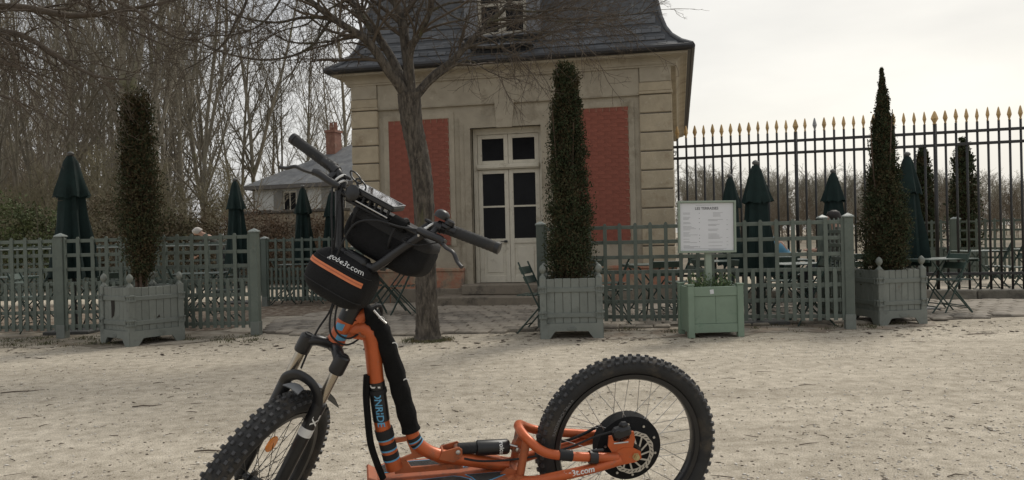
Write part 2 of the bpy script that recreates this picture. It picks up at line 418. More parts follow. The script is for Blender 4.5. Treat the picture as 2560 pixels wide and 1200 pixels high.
# plinth course with ledge
for a, b in ((-.02, DL - .16), (DR + .16, FW + .02)):
    mb = MB(); mb.box((a, -.085, 0), (b, .1, .56)); mb.box((a - .01, -.105, .562), (b + .01, .1, .62), c=.01)
    obj('plinth', mb, m_plinth, pav)
# large plinth stones (visible joints)
for a, b in ((.0, DL - .17), (DR + .17, FW)):
    k = 3; w = (b - a)/k
    for i in range(k):
        mb = MB(); mb.box((a + i*w + .006, -.1, .02), (a + (i+1)*w - .006, .02, .27), c=.012); obj('plinth_stone', mb, m_step, pav)
# frieze band and mouldings between the piers
mb = MB(); mb.box((QW + .002, -.03, Z_BAND + .004), (FW - QW - .032, .05, Z_TOP + .02)); obj('frieze', mb, m_stone, pav)
mb = MB(); mb.box((QW + .002, -.045, Z_BAND - .018), (FW - QW - .032, .05, Z_BAND + .0), c=.006); obj('string_moulding', mb, m_stone, pav)
# cornice: stepped and coved, all round the top
def ring(mb, o0, o1, z0, z1):
    """course projecting o1, front and two sides"""
    mb.box((-o1, -o1, z0), (FW + o1, .3, z1)); mb.box((-o1, .302, z0), (.36, DEPTH + o1, z1)); mb.box((FW - .36, .302, z0), (FW + o1, DEPTH + o1, z1))
zc = Z_TOP - .03; mb = MB()
cprof = [(-.10, .0), (.062, .0), (.062, .028), (.078, .034), (.082, .045), (.092, .070), (.112, .095), (.145, .118), (.19, .135), (.225, .142), (.225, .152), (.255, .154), (.262, .172), (.262, .19), (-.10, .19)]
for o_, h in cprof: mb.v += [(-o_, -o_, zc + h), (FW + o_, -o_, zc + h), (FW + o_, DEPTH + o_, zc + h), (-o_, DEPTH + o_, zc + h)]
for i in range(len(cprof) - 1):
    for j in range(4): mb.f.append((i*4 + j, i*4 + (j+1) % 4, i*4 + 4 + (j+1) % 4, i*4 + 4 + j))
Z_EAVE = zc + .19
obj('cornice', mb, m_stone, pav)
mb = MB(); ring(mb, 0, .315, Z_EAVE + .001, Z_EAVE + .03); obj('eave_board', mb, m_gutter, pav)
E0 = .335
mb = MB()
for (a, b) in (((-E0, -E0), (FW + E0, -E0)), ((-E0, -E0), (-E0, DEPTH + E0)), ((FW + E0, -E0), (FW + E0, DEPTH + E0))):
    pts = [(a[0], a[1], Z_EAVE + .055), (b[0], b[1], Z_EAVE + .055)]
    mb.tube(pts, .048, 8)
obj('gutter', mb, m_gutter, pav, smooth=True)
# mansard roof with flared foot
prof = [(0, .08), (.17, .18), (.32, .32), (.42, .48), (.49, .68), (.56, 1.0), (.86, 2.6), (.98, 3.2)]
def rp(t):
    """arc length -> (inset, height)"""
    for (a, b), (c, d) in zip(prof, prof[1:]):
        l_ = math.hypot(c - a, d - b)
        if t <= l_ or (c, d) == prof[-1]: return a + (c - a)*t/l_, b + (d - b)*t/l_, (c - a)/l_, (d - b)/l_
        t -= l_
mb = MB(); prev = None
for ins, h in prof:
    e = E0 - ins; z = Z_EAVE + h - .012
    mb.v += [(-e, -e, z), (FW + e, -e, z), (FW + e, DEPTH + e, z), (-e, DEPTH + e, z)]
for i in range(len(prof) - 1):
    for j in range(4): mb.f.append((i*4 + j, i*4 + (j+1) % 4, i*4 + 4 + (j+1) % 4, i*4 + 4 + j))
n_ = len(mb.v); mb.f.append((n_-4, n_-3, n_-2, n_-1))
roof = obj('roof', mb, mat('roof_under', (.05, .054, .06), .7), pav)
# slates: the lowest rows of the front slope piece by piece, the rest as one mass
r_ = random.Random(5)
sl_mesh = []
for k in range(4):
    w = .150 + .008*k; q = MB(); q.box((-w/2, -.003, 0), (w/2, .004, .19), c=.0025); me = q.mesh('slate'); me.materials.append(m_slate); sl_mesh.append((w, me))
rest = MB(); cnt = 0; row = 0; t = 0.0
DZ0, DZ1 = 0, 0
ds_l, dz_b = fs(1196, 113, .0); ds_r, _ = fs(1318, 108, .0)
while t < 2.2:
    ins, h, cx_, cz_ = rp(t); e = E0 - ins
    e2 = E0 - rp(t + .13)[0]; x = -e2 + (.085 if row % 2 else .165)
    while x < FW + e2 - .08:
        if not (h > .62 and ds_l - .25 < x < ds_r + .25):
            ang = math.atan2(cx_, cz_)       # lean from vertical
            Mx = Matrix.Translation((x, -e - .004 - .004*r_.random(), Z_EAVE + h)) @ Matrix.Rotation(-ang - .045, 4, 'X') @ Matrix.Rotation(r_.uniform(-.012, .012), 4, 'Y')
            w, me = r_.choice(sl_mesh)
            if cnt < 300:
                o = bpy.data.objects.new('slate', me); col.objects.link(o); o.parent = roof; o.matrix_local = Mx
            else: rest.box((-w/2, -.003, 0), (w/2, .004, .19), Mx)
            cnt += 1
        x += .162
    t += .098; row += 1
obj('slate_rows', rest, m_slate, roof, kind='stuff')
rest = MB()
for sgn in (0, 1):       # side slopes
    t = 0; row = 0
    while t < 1.2:
        ins, h, cx_, cz_ = rp(t); e = E0 - ins; ang = math.atan2(cx_, cz_); y = -(E0 - rp(t + .15)[0]) + (.09 if row % 2 else .17)
        while y < 5:
            Mx = Matrix.Translation(((-e - .004) if sgn == 0 else (FW + e + .004), y, Z_EAVE + h)) @ Matrix.Rotation(-math.pi/2 if sgn == 0 else math.pi/2, 4, 'Z') @ Matrix.Rotation(-ang - .045, 4, 'X')
            rest.box((-.077, -.003, 0), (.077, .004, .19), Mx); y += .162
        t += .098; row += 1
obj('slate_rows', rest, m_slate, roof, kind='stuff')
for sx in (0, 1):
    pts = []
    for ins, h in prof:
        e = E0 - ins; pts.append((-e - .005 if sx == 0 else FW + e + .005, -e - .005, Z_EAVE + h + .005))
    obj('hip_flashing', MB().tube(pts, .032, 6), m_slate, roof)
# dormer window
dc = (ds_l + ds_r)/2; dw = (ds_r - ds_l); dy = -.02; dzb = Z_EAVE + .60
dm = MB(); dm.box((dc - dw/2 - .24, dy - .0, dzb - .06), (dc - dw/2, dy + 1.2, dzb + 1.5), c=.01); dm.box((dc + dw/2, dy, dzb - .06), (dc + dw/2 + .24, dy + 1.2, dzb + 1.5), c=.01); dm.box((dc - dw/2, dy + .0, dzb + 1.4), (dc + dw/2, dy + 1.2, dzb + 1.6))
dormer = obj('dormer', dm, m_lead, roof)
mb = MB(); mb.box((dc - dw/2 - .26, dy - .06, dzb - .10), (dc + dw/2 + .26, dy + .2, dzb - .062), c=.008); mb.box((dc - .55, -.30, dzb - .30), (dc + .55, -.02, dzb - .28), Matrix.Translation((0,0,0))); obj('dormer_sill', mb, m_lead, dormer)
fr_ = MB(); fr_.box((dc - dw/2, dy + .03, dzb - .06), (dc - dw/2 + .06, dy + .09, dzb + 1.4)); fr_.box((dc + dw/2 - .06, dy + .03, dzb - .06), (dc + dw/2, dy + .09, dzb + 1.4)); fr_.box((dc - .065, dy + .028, dzb - .06), (dc + .065, dy + .092, dzb + 1.4))
for zz in (-.06, .44, .94): fr_.box((dc - dw/2 + .06, dy + .031, dzb + zz), (dc - .065, dy + .088, dzb + zz + .055)); fr_.box((dc + .065, dy + .031, dzb + zz), (dc + dw/2 - .06, dy + .088, dzb + zz + .055))
wn = obj('window_frame', fr_, mat('dormer_paint', (.34, .315, .26), .6, .1, 8), dormer)
for a, b in ((dc - dw/2 + .06, dc - .065), (dc + .065, dc + dw/2 - .06)):
    mb = MB(); mb.box((a, dy + .055, dzb), (b, dy + .06, dzb + 1.4)); obj('pane', mb, m_glass, dormer)
# brick panels
def brick_panel(s0, s1, z0, z1):
    mb = MB(); mb.box((s0 - .006, -.02, z0 - .006), (s1 + .006, .05, z1 + .006)); bed = obj('brick_panel', mb, m_redj, pav)
    rows = int(round((z1 - z0)/.066)); rh = (z1 - z0)/rows; bl = .225
    for k in range(2):
        pass
    me_full = MB().box((-bl/2 + .002, -.0222, .002), (bl/2 - .002, -.0, rh - .002), c=.0008).mesh('brick'); me_full.materials.append(m_red)
    halves = {}
    for i in range(rows):
        z = z0 + i*rh; x = s0 - (bl/2 if i % 2 else 0)
        while x < s1 - .02:
            a, b = max(x, s0), min(x + bl, s1)
            if b - a > .03:
                if b - a > bl - .002:
                    me = me_full
                else:
                    key = round(b - a, 3)
                    if key not in halves:
                        w = b - a; me = MB().box((-w/2 + .002, -.0222, .002), (w/2 - .002, 0, rh - .002), c=.001).mesh('brick'); me.materials.append(m_red); halves[key] = me
                    me = halves[key]
                o = bpy.data.objects.new('brick', me); col.objects.link(o); o.parent = bed; o.location = ((a + b)/2, -.001*r_.random(), z)
            x += bl
    # pale edge mortar teeth
    mb = MB()
    for i in range(0, rows, 2): mb.box((s1 - .004, -.0295, z0 + i*rh), (s1 + .005, -.0, z0 + (i + 1)*rh)); mb.box((s1 - .05, -.0293, z0 + (i+1)*rh - .004), (s1 - .004, -.001, z0 + (i+1)*rh + .003))
    x = s0 + .1
    mb.box((s0, -.0295, z1 - .002), (s1, -.0, z1 + .008))
    while x < s1: mb.box((x, -.0297, z1 - .065), (x + .006, 0, z1 - .003)); x += .112
    obj('edge_mortar', mb, m_white, bed)
a0 = fs(973, 305); a1 = fs(1121, 298); b0 = fs(1440, 275); b1 = fs(1569, 267)
zbot = fs(1581, 602)[1]
brick_panel(a0[0], a1[0], zbot, a0[1]); brick_panel(b0[0] - .1, b1[0], zbot, b1[1])
# panel frames in stone (flat raised borders)
for (s0, s1, z1) in ((a0[0], a1[0], a0[1]), (b0[0] - .1, b1[0], b1[1])):
    mb = MB(); w = .10
    mb.box((s0 - w, -.018, zbot - .02), (s0 - .008, .02, z1 + .1)); mb.box((s1 + .008, -.018, zbot - .02), (s1 + w, .02, z1 + .1)); mb.box((s0 - .008, -.018, z1 + .01), (s1 + .008, .02, z1 + .1))
    obj('panel_border', mb, m_stone, pav)
# door surround with keystone
mb = MB(); w = .19
for k, (wi, pr) in enumerate(((w, .045), (w*.55, .062))):
    x0, x1, zt = DL - wi, DR + wi, DT + wi
    mb.box((x0, -pr, .34 + k*.002), (DL - .0, .02, zt)); mb.box((DR, -pr, .34 + k*.002), (x1, .02, zt)); mb.box((DL, -pr, DT), (DR, .02, zt))
obj('door_surround', mb, m_stone, pav)
k0, kz0 = fs(1243, 317); k1, _ = fs(1282, 315); k2, kz1 = fs(1238, 258); k3, _ = fs(1287, 254)
mb = MB(); mb.prism([(k0, DT - .01), (k1, DT - .01), (k3, Z_BAND + .05), (k2, Z_BAND + .05)], .088, Matrix(((1,0,0,0),(0,0,-1,.02),(0,1,0,0),(0,0,0,1)))); obj('keystone', mb, m_stone, pav)
# door
door = obj('door', MB().box((DL, .14, .345), (DL + .07, .24, DT)).box((DR - .07, .14, .345), (DR, .24, DT)).box((DL + .07, .14, DT - .10), (DR - .07, .24, DT)), m_cream, pav)
zt1 = fs(1260, 421)[1]; zt0 = fs(1260, 408)[1]
mb = MB(); mb.box((DL + .07, .10, zt1), (DR - .07, .24, zt0), c=.008); mb.box((DL + .07, .085, zt1 + .02), (DR - .07, .12, zt0 - .015), c=.006); obj('transom_bar', mb, m_cream, door)
mid = (DL + DR)/2
def leaf(x0, x1, z0, z1, zg, bars, panel):
    st = .075
    mb = MB(); y0, y1 = .15, .20
    mb.box((x0, y0, z0), (x0 + st, y1, z1), c=.004); mb.box((x1 - st, y0, z0), (x1, y1, z1), c=.004)
    mb.box((x0 + st, y0, z1 - .07), (x1 - st, y1, z1), c=.004); mb.box((x0 + st, y0, z0), (x1 - st, y1, z0 + (.12 if panel else .06)), c=.004)
    if panel: mb.box((x0 + st, y0, zg - .085), (x1 - st, y1, zg), c=.004)
    for b in bars: mb.box((x0 + st, y0 + .004, b - .015), (x1 - st, y1 - .004, b + .015))
    lf = obj('door_leaf' if panel else 'transom_sash', mb, m_cream, door)
    zz = [zg if panel else z0 + .06] + list(bars) + [z1 - .07]
    for a, b in zip(zz, zz[1:]):
        q = MB().box((x0 + st - .005, .172, a), (x1 - st + .005, .178, b)); obj('pane', q, m_glass, lf)
    if panel:
        q = MB().box((x0 + st - .004, .168, z0 + .1), (x1 - st + .004, .185, zg - .07)).box((x0 + st + .05, .158, z0 + .17), (x1 - st - .05, .17, zg - .14), c=.006); obj('door_panel', q, m_cream, lf)
    return lf
zg = fs(1235, 597)[1]; zbar = fs(1232, 516)[1]
leaf(DL + .075, mid - .003, .35, zt1 - .005, zg, [zbar], True); lr = leaf(mid + .003, DR - .075, .35, zt1 - .005, zg, [zbar], True)
leaf(DL + .075, mid - .003, zt0 + .004, DT - .105, 0, [], False); leaf(mid + .003, DR - .075, zt0 + .004, DT - .105, 0, [], False)
mb = MB(); mb.box((mid - .10, .128, zg - .07), (mid - .045, .149, zg - .03), c=.004); mb.tube([(mid - .07, .13, zg - .05), (mid - .07, .10, zg - .05), (mid - .16, .10, zg - .05)], .007, 6); obj('door_handle', mb, m_gutter, door)
# steps
mb = MB(); mb.box((DL - .14, -.34, .172), (DR + .14, .345, .342), c=.015); obj('step', mb, m_step, pav)
mb = MB(); mb.box((DL - .52, -.74, 0), (DR + .5, .0, .168), c=.018); obj('step', mb, m_step, pav)
# downpipe bracket scroll at right corner
# ================================================================ cobbled path in front of the pavilion
m_cob = mat('cobble', (.235, .205, .165), .85, .25, 7, bump=.5, bscale=30, rand=.38, dirt=((.34, .31, .26), .3, 12))
m_bed = mat('cobble_bed', (.12, .10, .075), .95, .3, 8, bump=.6)
A0, A1 = sp2(655, 9.75), sp2(1345, 9.75)
path = blob_sheet('path', [sp2(660, 9.9), sp2(1010, 9.4), sp2(1345, 9.5), sp2(1500, 9.55), sp2(2330, 9.65), sp2(2560, 9.9), sp2(2760, 11.5), sp2(2560, 11.95), sp2(1705, 13.0), (CR.x - .2, CR.y - .1), (CL.x + .2, CL.y - .1), sp2(790, 12.3), sp2(690, 11.6)], .008, m_bed, 8, .05)
path['label'] = 'cobbled pavement along the pavilion front'
cob = []
for k in range(6):
    w, d = .19 + .02*r_.random(), .22 + .03*r_.random(); c = .02
    q = MB()
    t_ = [(-w/2, -d/2), (w/2, -d/2), (w/2, d/2), (-w/2, d/2)]
    q.add([(x + r_.uniform(-.006, .006), y + r_.uniform(-.006, .006), 0) for x, y in t_] + [(x*.97, y*.97, .018) for x, y in t_] + [(x*.78, y*.78, .028 + r_.uniform(-.003, .003)) for x, y in t_],
          [(0,1,5,4),(1,2,6,5),(2,3,7,6),(3,0,4,7),(4,5,9,8),(5,6,10,9),(6,7,11,10),(7,4,8,11),(8,9,10,11)])
    me = q.mesh('cobble'); me.materials.append(m_cob); cob.append((q, me))
from mathutils.geometry import intersect_point_tri_2d
poly = [Vector(v.co[:2]) for v in path.data.vertices]
def inside(p):
    c = False; j = len(poly) - 1
    for i in range(len(poly)):
        a, b = poly[i], poly[j]
        if (a.y > p[1]) != (b.y > p[1]) and p[0] < (b.x - a.x)*(p[1] - a.y)/(b.y - a.y) + a.x: c = not c
        j = i
    return c
stones = []
v = -1.0
row = 0
while v < 6.5:
    u = -8 + (.1 if row % 2 else 0)
    while u < 12:
        p = CR + fx*(u) - fy*v; p = Vector((p.x, p.y))
        if inside(p): stones.append((p, r_.random()))
        u += .212
    v += .252; row += 1
stones.sort(key=lambda q: q[0].y + .35*abs(q[0].x - (-.2)))
print('cobbles', len(stones))
yaw = math.atan2(fx.y, fx.x); rest = MB()
for i, (p, rr) in enumerate(stones):
    q, me = cob[i % 6]
    Mx = Matrix.Translation((p.x + r_.uniform(-.008, .008), p.y + r_.uniform(-.012, .012), .006 + r_.uniform(-.005, .005))) @ Matrix.Rotation(yaw + r_.uniform(-.05, .05), 4, 'Z') @ Matrix.Rotation(r_.uniform(-.02, .02), 4, 'X')
    if i < 300:
        o = bpy.data.objects.new('cobble', me); col.objects.link(o); o.parent = path; o.matrix_local = Mx
    else: rest.add(q.v, q.f, Mx)
obj('cobble_rows', rest, m_cob, path, kind='stuff')

# ================================================================ far white house
HD = 31.
hl = spot(640, HD); hr = spot(960, HD - 2)
hx = (hr - hl); HW = hx.length + 3; hx.normalize(); hy = Vector((-hx.y, hx.x, 0))
HM = Matrix((hx, hy, Vector((0,0,1)))).transposed().to_4x4(); HM.translation = hl
house = thing('white_house', 'distant white house with slate hip roof and brick chimney', 'house', M=HM)
zE = at(640, 470, HD).z; zR = at(800, 366, HD + 3).z
m_hw = mat('house_render', (.62, .62, .59), .9, .1, 2, dirt=((.36, .35, .31), .25, 1.2)); m_hs = mat('house_slate', (.13, .135, .14), .75, .3, 3, bump=.4, bscale=14, dirt=((.2, .2, .19), .4, 2)); m_sh = mat('shutter', (.26, .25, .225), .7, .15)
obj('wall', MB().box((0, 0, 0), (HW, 6.5, zE)), m_hw, house)
o_ = .3
rf = obj('roof', MB().add([(-o_, -o_, zE + .06), (HW + o_, -o_, zE + .06), (HW + o_, 6.5 + o_, zE + .06), (-o_, 6.5 + o_, zE + .06), (2.6, 3.2, zR), (HW - 2.6, 3.2, zR)], [(0,1,5,4),(1,2,5),(2,3,4,5),(3,0,4),(3,2,1,0)]), m_hs, house)
obj('eave_board', MB().box((-o_, -o_, zE - .09), (HW + o_, 6.5 + o_, zE + .055)), mat('house_eave', (.14, .13, .12), .8), house)
chx, chz = None, None
hmi = HM.inverted(); cpt = hmi @ at(851, 380, HD + 2.0)
m_chim = mat('chimney_brick', (.25, .125, .09), .9, .2, 5, dirt=((.4, .3, .22), .2, 6))
ch = obj('chimney', MB().box((cpt.x - .21, 2.2, zR - 1.2), (cpt.x + .21, 2.7, zR + .36)).box((cpt.x - .25, 2.16, zR + .36), (cpt.x + .25, 2.74, zR + .46)), m_chim, rf)
for dx in (-.1, .1): obj('chimney_pot', MB().lathe([(.08, 0), (.09, .1), (.07, .3), (.085, .33)], 10, Matrix.Translation((cpt.x + dx, 2.45, zR + .46))), m_chim, ch)
for px in (735, 905 - 20):
    c = hmi @ at(px, 500, HD - .4)
    zt, zb_ = at(735, 480, HD).z, at(735, 535, HD).z
    w = obj('window', MB().box((c.x - .3, -.03, zb_), (c.x + .3, .02, zt)), m_cream, house)
    for sx in (-1, 1):
        obj('pane', MB().box((c.x + sx*.14 - .115, -.04, zb_ + .06), (c.x + sx*.14 + .115, -.031, zt - .06)), m_glass, w)
        s_ = MB()
        s_.box((c.x + sx*.53 - .21, -.07, zb_ - .02), (c.x + sx*.53 + .21, -.005, zt + .02), c=.01)
        for k in range(9):
            zz = zb_ + .05 + k*(zt - zb_ - .1)/9; s_.box((c.x + sx*.53 - .16, -.085, zz), (c.x + sx*.53 + .16, -.071, zz + .05))
        obj('shutter', s_, m_sh, w)
for (px, py) in ((731, 451), (868, 443)):
    c = hmi @ at(px, py, HD + .6); obj('roof_hatch', MB().box((c.x - .12, c.y - .1, c.z - .12), (c.x + .12, c.y + .5, c.z + .1), c=.02), m_hw, rf)
# old garden wall below the house, ivy along its top
WM = spot(600, 23.); we = spot(860, 21.5); wx = (we - WM); WL = wx.length; wx.normalize()
gw = thing('garden_wall', 'old stained garden wall below the white house', 'wall', M=Matrix((wx, Vector((-wx.y, wx.x, 0)), Vector((0,0,1)))).transposed().to_4x4())
gw.location = WM
wh = at(720, 533, 22.3).z
obj('wall', MB().box((0, 0, 0), (WL, .3, wh)), mat('old_wall', (.26, .215, .15), .95, .35, 1.6, bump=.6, bscale=10, dirt=[((.10, .085, .06), .6, 2.4), ((.32, .29, .24), .2, 3)]), gw)
cp = MB()
x = 0
while x < WL: cp.box((x, -.06, wh + .002), (min(x + .4, WL) - .01, .36, wh + .09 + r_.uniform(-.02, .03)), c=.02); x += .4
obj('coping', cp, mat('old_coping', (.09, .08, .065), .95, .4, 5), gw)
# ================================================================ trees
def tubes_np(polys, k):
    """polys: list of (pts (n,3), radii (n)); returns verts, quads"""
    by = {}
    for p, r in polys: by.setdefault(len(r), []).append((p, r))
    V, F, off = [], [], 0
    for n, lst in by.items():
        P = np.array([a for a, _ in lst], float); Rr = np.array([b for _, b in lst], float); N_ = len(lst)
        T = np.empty_like(P); T[:, 1:-1] = P[:, 2:] - P[:, :-2]; T[:, 0] = P[:, 1] - P[:, 0]; T[:, -1] = P[:, -1] - P[:, -2]
        T /= np.linalg.norm(T, axis=2, keepdims=True) + 1e-9
        ref = np.where(np.abs(T[..., 2:3]) > .9, np.array([1., 0, 0]), np.array([0, 0, 1.]))
        U = np.cross(ref, T); U /= np.linalg.norm(U, axis=2, keepdims=True) + 1e-9
        for i in range(1, n):       # keep frames from flipping
            u = U[:, i-1] - T[:, i]*np.sum(U[:, i-1]*T[:, i], 1, keepdims=True); U[:, i] = u/(np.linalg.norm(u, axis=1, keepdims=True) + 1e-9)
        Wv = np.cross(T, U)
        a = np.arange(k)*2*np.pi/k
        v = P[:, :, None] + (U[:, :, None]*np.cos(a)[None, None, :, None] + Wv[:, :, None]*np.sin(a)[None, None, :, None])*Rr[:, :, None, None]
        V.append(v.reshape(-1, 3))
        i = np.arange(n-1)[:, None]; j = np.arange(k)[None]
        q = np.stack([i*k + j, i*k + (j+1) % k, (i+1)*k + (j+1) % k, (i+1)*k + j], -1).reshape(-1, 4)
        F.append((q[None] + (np.arange(N_)*n*k)[:, None, None]).reshape(-1, 4) + off); off += N_*n*k
    return np.concatenate(V), np.concatenate(F)

def wander(r_, p, d, ln, n, curl, grav):
    """a crooked branch as n points; grav bends it up (+) or down (-)"""
    P = [np.array(p, float)]; d = np.array(d, float); d /= np.linalg.norm(d); st = ln/(n-1)
    for i in range(n-1):
        d = d + r_.normal(0, curl, 3); d[2] += grav; d /= np.linalg.norm(d); P.append(P[-1] + d*st)
    return np.array(P)
def side_dir(r_, t, ang, up=0.):
    """unit vector at about ang from t"""
    q = r_.normal(0, 1, 3); q -= t*np.dot(q, t); q /= np.linalg.norm(q) + 1e-9
    v = t*math.cos(ang) + q*math.sin(ang); v[2] += up; return v/np.linalg.norm(v)
def twig_out(r_, poly, rad, levels, out, lv):
    """levels: list of dict(n, ln, ang, pts, curl, grav, rf, t0)"""
    if lv >= len(levels): return
    L_ = levels[lv]; n = len(poly)
    plen = np.linalg.norm(np.diff(poly, axis=0), axis=1).sum()
    cnt = L_['n'] if L_['n'] >= 1 else max(1, int(plen*L_['per']))
    if 'per' in L_: cnt = max(1, int(plen*L_['per'] + r_.random()))
    for i in range(cnt):
        t = L_.get('t0', .2) + (1 - L_.get('t0', .2))*((i + r_.random())/cnt); t = min(t, .99)
        f = t*(n-1); a = int(f); b = min(a+1, n-1); fr = f - a
        p = poly[a]*(1-fr) + poly[b]*fr; tg = poly[b] - poly[a]; tg /= np.linalg.norm(tg) + 1e-9
        rr = (rad[a]*(1-fr) + rad[b]*fr)*L_.get('rf', .6)
        ln = L_['ln']*(.6 + .8*r_.random())*(1.15 - .5*t*L_.get('taper', 1))
        q = wander(r_, p, side_dir(r_, tg, L_['ang']*(.7 + .6*r_.random()), L_.get('up', 0)), ln, L_['pts'], L_['curl'], L_['grav'])
        rr = max(rr, L_.get('rmin', .003)); ra = np.linspace(rr, max(rr*.35, L_.get('rend', .002)), L_['pts'])
        out[lv].append((q, ra)); twig_out(r_, q, ra, levels, out, lv + 1)

def lift(me, name='crown'): me.name = name; return me
m_bark = mat('bark', (.090, .076, .060), .95, .6, 30, bump=1.0, bscale=55, stretch=(1, 1, .3), dirt=[((.034, .028, .022), .62, 26), ((.085, .085, .032), .22, 4), ((.40, .38, .34), -.02, 34)])
m_twig = mat('twig', (.085, .066, .048), .95, .3, 4)
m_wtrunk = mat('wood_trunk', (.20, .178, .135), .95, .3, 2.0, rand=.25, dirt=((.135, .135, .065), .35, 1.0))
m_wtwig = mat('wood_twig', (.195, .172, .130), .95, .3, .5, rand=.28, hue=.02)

# ---- woodland: six trees modelled, then planted again and again
def wood_tree(seed, H=17., dense=1.0, fork=False):
    r_ = np.random.default_rng(seed); out = [[] for _ in range(4)]
    tr = wander(r_, (0, 0, -.1), (r_.normal(0, .05), r_.normal(0, .05), 1), H, 12, .03, .03); r0 = .125*H/17*(.75 + .5*r_.random())
    ra = np.linspace(r0, .02, 12); ra[0] *= 1.25
    trunks = [(tr, ra)]
    if fork:
        f = wander(r_, tr[3], (r_.normal(0, .28), r_.normal(0, .28), 1.2), H*.7, 12, .04, .06); trunks.append((f, np.linspace(r0*.75, .02, 12)))
    lev = [dict(n=int(24*dense), ln=H*.24, ang=.62, pts=8, curl=.10, grav=.075, rf=.5, t0=.16, taper=1.1, rmin=.018, rend=.009),
           dict(n=0, per=2.0*dense, ln=H*.095, ang=.75, pts=5, curl=.13, grav=.05, rf=.55, t0=.15, rmin=.009, rend=.005),
           dict(n=0, per=3.2*dense, ln=.62, ang=.7, pts=3, curl=.12, grav=.03, rf=.6, t0=.1, rmin=.006, rend=.0035)]
    for t, a in trunks: twig_out(r_, t, a, lev, out, 0)
    v1, f1 = tubes_np(trunks + [], 8); me_t = np_mesh('trunk', v1, f1)
    v2, f2 = tubes_np(out[0], 5); v3, f3 = tubes_np(out[1] + out[2], 3)
    me_c = np_mesh('crown', np.concatenate([v2, v3]), np.concatenate([f2, f3 + len(v2)]))
    shade(me_t); me_t.materials.append(m_wtrunk); me_c.materials.append(m_wtwig)
    return me_t, me_c
variants = [wood_tree(21 + i, H=16.5 + (i % 3), dense=[1.0, .85, 1.1, .9, .75, 1.0][i], fork=(i % 2 == 1)) for i in range(6)]
print('wood tris', sum(len(a.polygons)*2 + len(b.polygons)*2 for a, b in variants))
def plant(meshes, loc, rz, s, label, group, name='bare_tree', sz=None):
    t = thing(name, label, 'tree', loc, rz, group); t.scale = (s, s, sz or s)
    for nm, me in zip(('trunk', 'crown'), meshes):
        o = bpy.data.objects.new(nm, me); col.objects.link(o); o.parent = t
    return t
r_ = random.Random(77)
wood = []
for row, (D, x0, x1, stp) in enumerate([(27, -240, 440, 140), (33, -180, 640, 100), (40, -200, 1000, 74), (50, -160, 900, 76), (62, -160, 920, 80)]):
    px = x0 + r_.uniform(0, 30)
    while px < x1:
        d = D*(1 + r_.uniform(-.07, .07))
        p = spot(px, d)
        # the house and the garden wall stand here
        if not (px > 590 and d < 41):
            s = r_.uniform(.85, 1.15)
            lab, grp = [('slender bare tree in the nearest row of the wood', 'nearest row of woodland trees'), ('bare tree in the second row of the wood behind the hedge', 'second row of woodland trees'), ('bare tree deep in the wood behind the left terrace', 'deep woodland trees'), ('bare tree deep in the wood behind the left terrace', 'deep woodland trees'), ('bare tree deep in the wood behind the left terrace', 'deep woodland trees')][row]
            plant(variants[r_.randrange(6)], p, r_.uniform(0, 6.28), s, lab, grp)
        px += stp*r_.uniform(.6, 1.4)
# far wood as one mass, left behind the trees and right behind the railings
def far_wood(name, seeds, spots, H0, material, label, thick=.03):
    lo = []
    for s_ in seeds:
        r2 = np.random.default_rng(s_); out = [[], [], []]
        tr = wander(r2, (0, 0, 0), (0, 0, 1), 1, 5, .04, .02); ra = np.linspace(.012, .003, 5)
        twig_out(r2, tr, ra, [dict(n=20, ln=.34, ang=.7, pts=4, curl=.1, grav=.1, rf=.6, t0=.1, rmin=.005, rend=.002), dict(n=6, ln=.16, ang=.7, pts=3, curl=.12, grav=.06, rf=.6, t0=.1, rmin=.003, rend=.0015), dict(n=3, ln=.09, ang=.7, pts=2, curl=.12, grav=.0, rf=.6, t0=.1, rmin=.0022, rend=.0013)], out, 0)
        lo.append(tubes_np([(tr, ra)] + out[0] + out[1] + out[2], 3))
    V, F, off = [], [], 0
    r2 = random.Random(seeds[0])
    for (x, y, h) in spots:
        v, f = r2.choice(lo); a = r2.uniform(0, 6.28); c, s_ = math.cos(a), math.sin(a)
        q = v*h; V.append(np.stack([q[:, 0]*c - q[:, 1]*s_ + x, q[:, 0]*s_ + q[:, 1]*c + y, q[:, 2]], -1)); F.append(f + off); off += len(v)
    o = obj(name, np_mesh(name, np.concatenate(V), np.concatenate(F)), material, kind='stuff'); o['label'] = label; return o
m_far = mat('far_wood', (.245, .222, .170), .95, .3, .08, hue=.02); m_far2 = mat('far_wood_left', (.23, .195, .135), .95, .3, .08)  # haze over the right wood is painted in as a paler m_far colour
sp = []
for k in range(230):
    px = r_.uniform(1600, 2800); D = r_.uniform(105, 165); p = spot(px, D); top = 428 + 26*math.sin((px - 1600)/170.) * .4 + max(0, (px - 1750))*.045
    sp.append((p.x, p.y, (EYE + (hor(px) - top)*D/1990)*r_.uniform(.72, 1.0)))
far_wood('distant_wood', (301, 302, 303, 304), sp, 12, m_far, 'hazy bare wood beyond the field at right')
sp = []
for k in range(60):
    px = r_.uniform(-250, 700); D = r_.uniform(75, 120); p = spot(px, D); sp.append((p.x, p.y, r_.uniform(7, 15)*(1 if px < 450 else .5)))
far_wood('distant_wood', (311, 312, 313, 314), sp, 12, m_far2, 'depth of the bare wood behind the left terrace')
# low scrub in front of the distant wood
sp = []
for k in range(180):
    px = r_.uniform(1600, 2750); D = r_.uniform(62, 100); p = spot(px, D); sp.append((p.x, p.y, r_.uniform(1.6, 4.2)))
far_wood('distant_scrub', (321, 322, 323), sp, 4, mat('scrub', (.145, .115, .080), .95, .3, .2), 'low brown scrub beyond the railings')
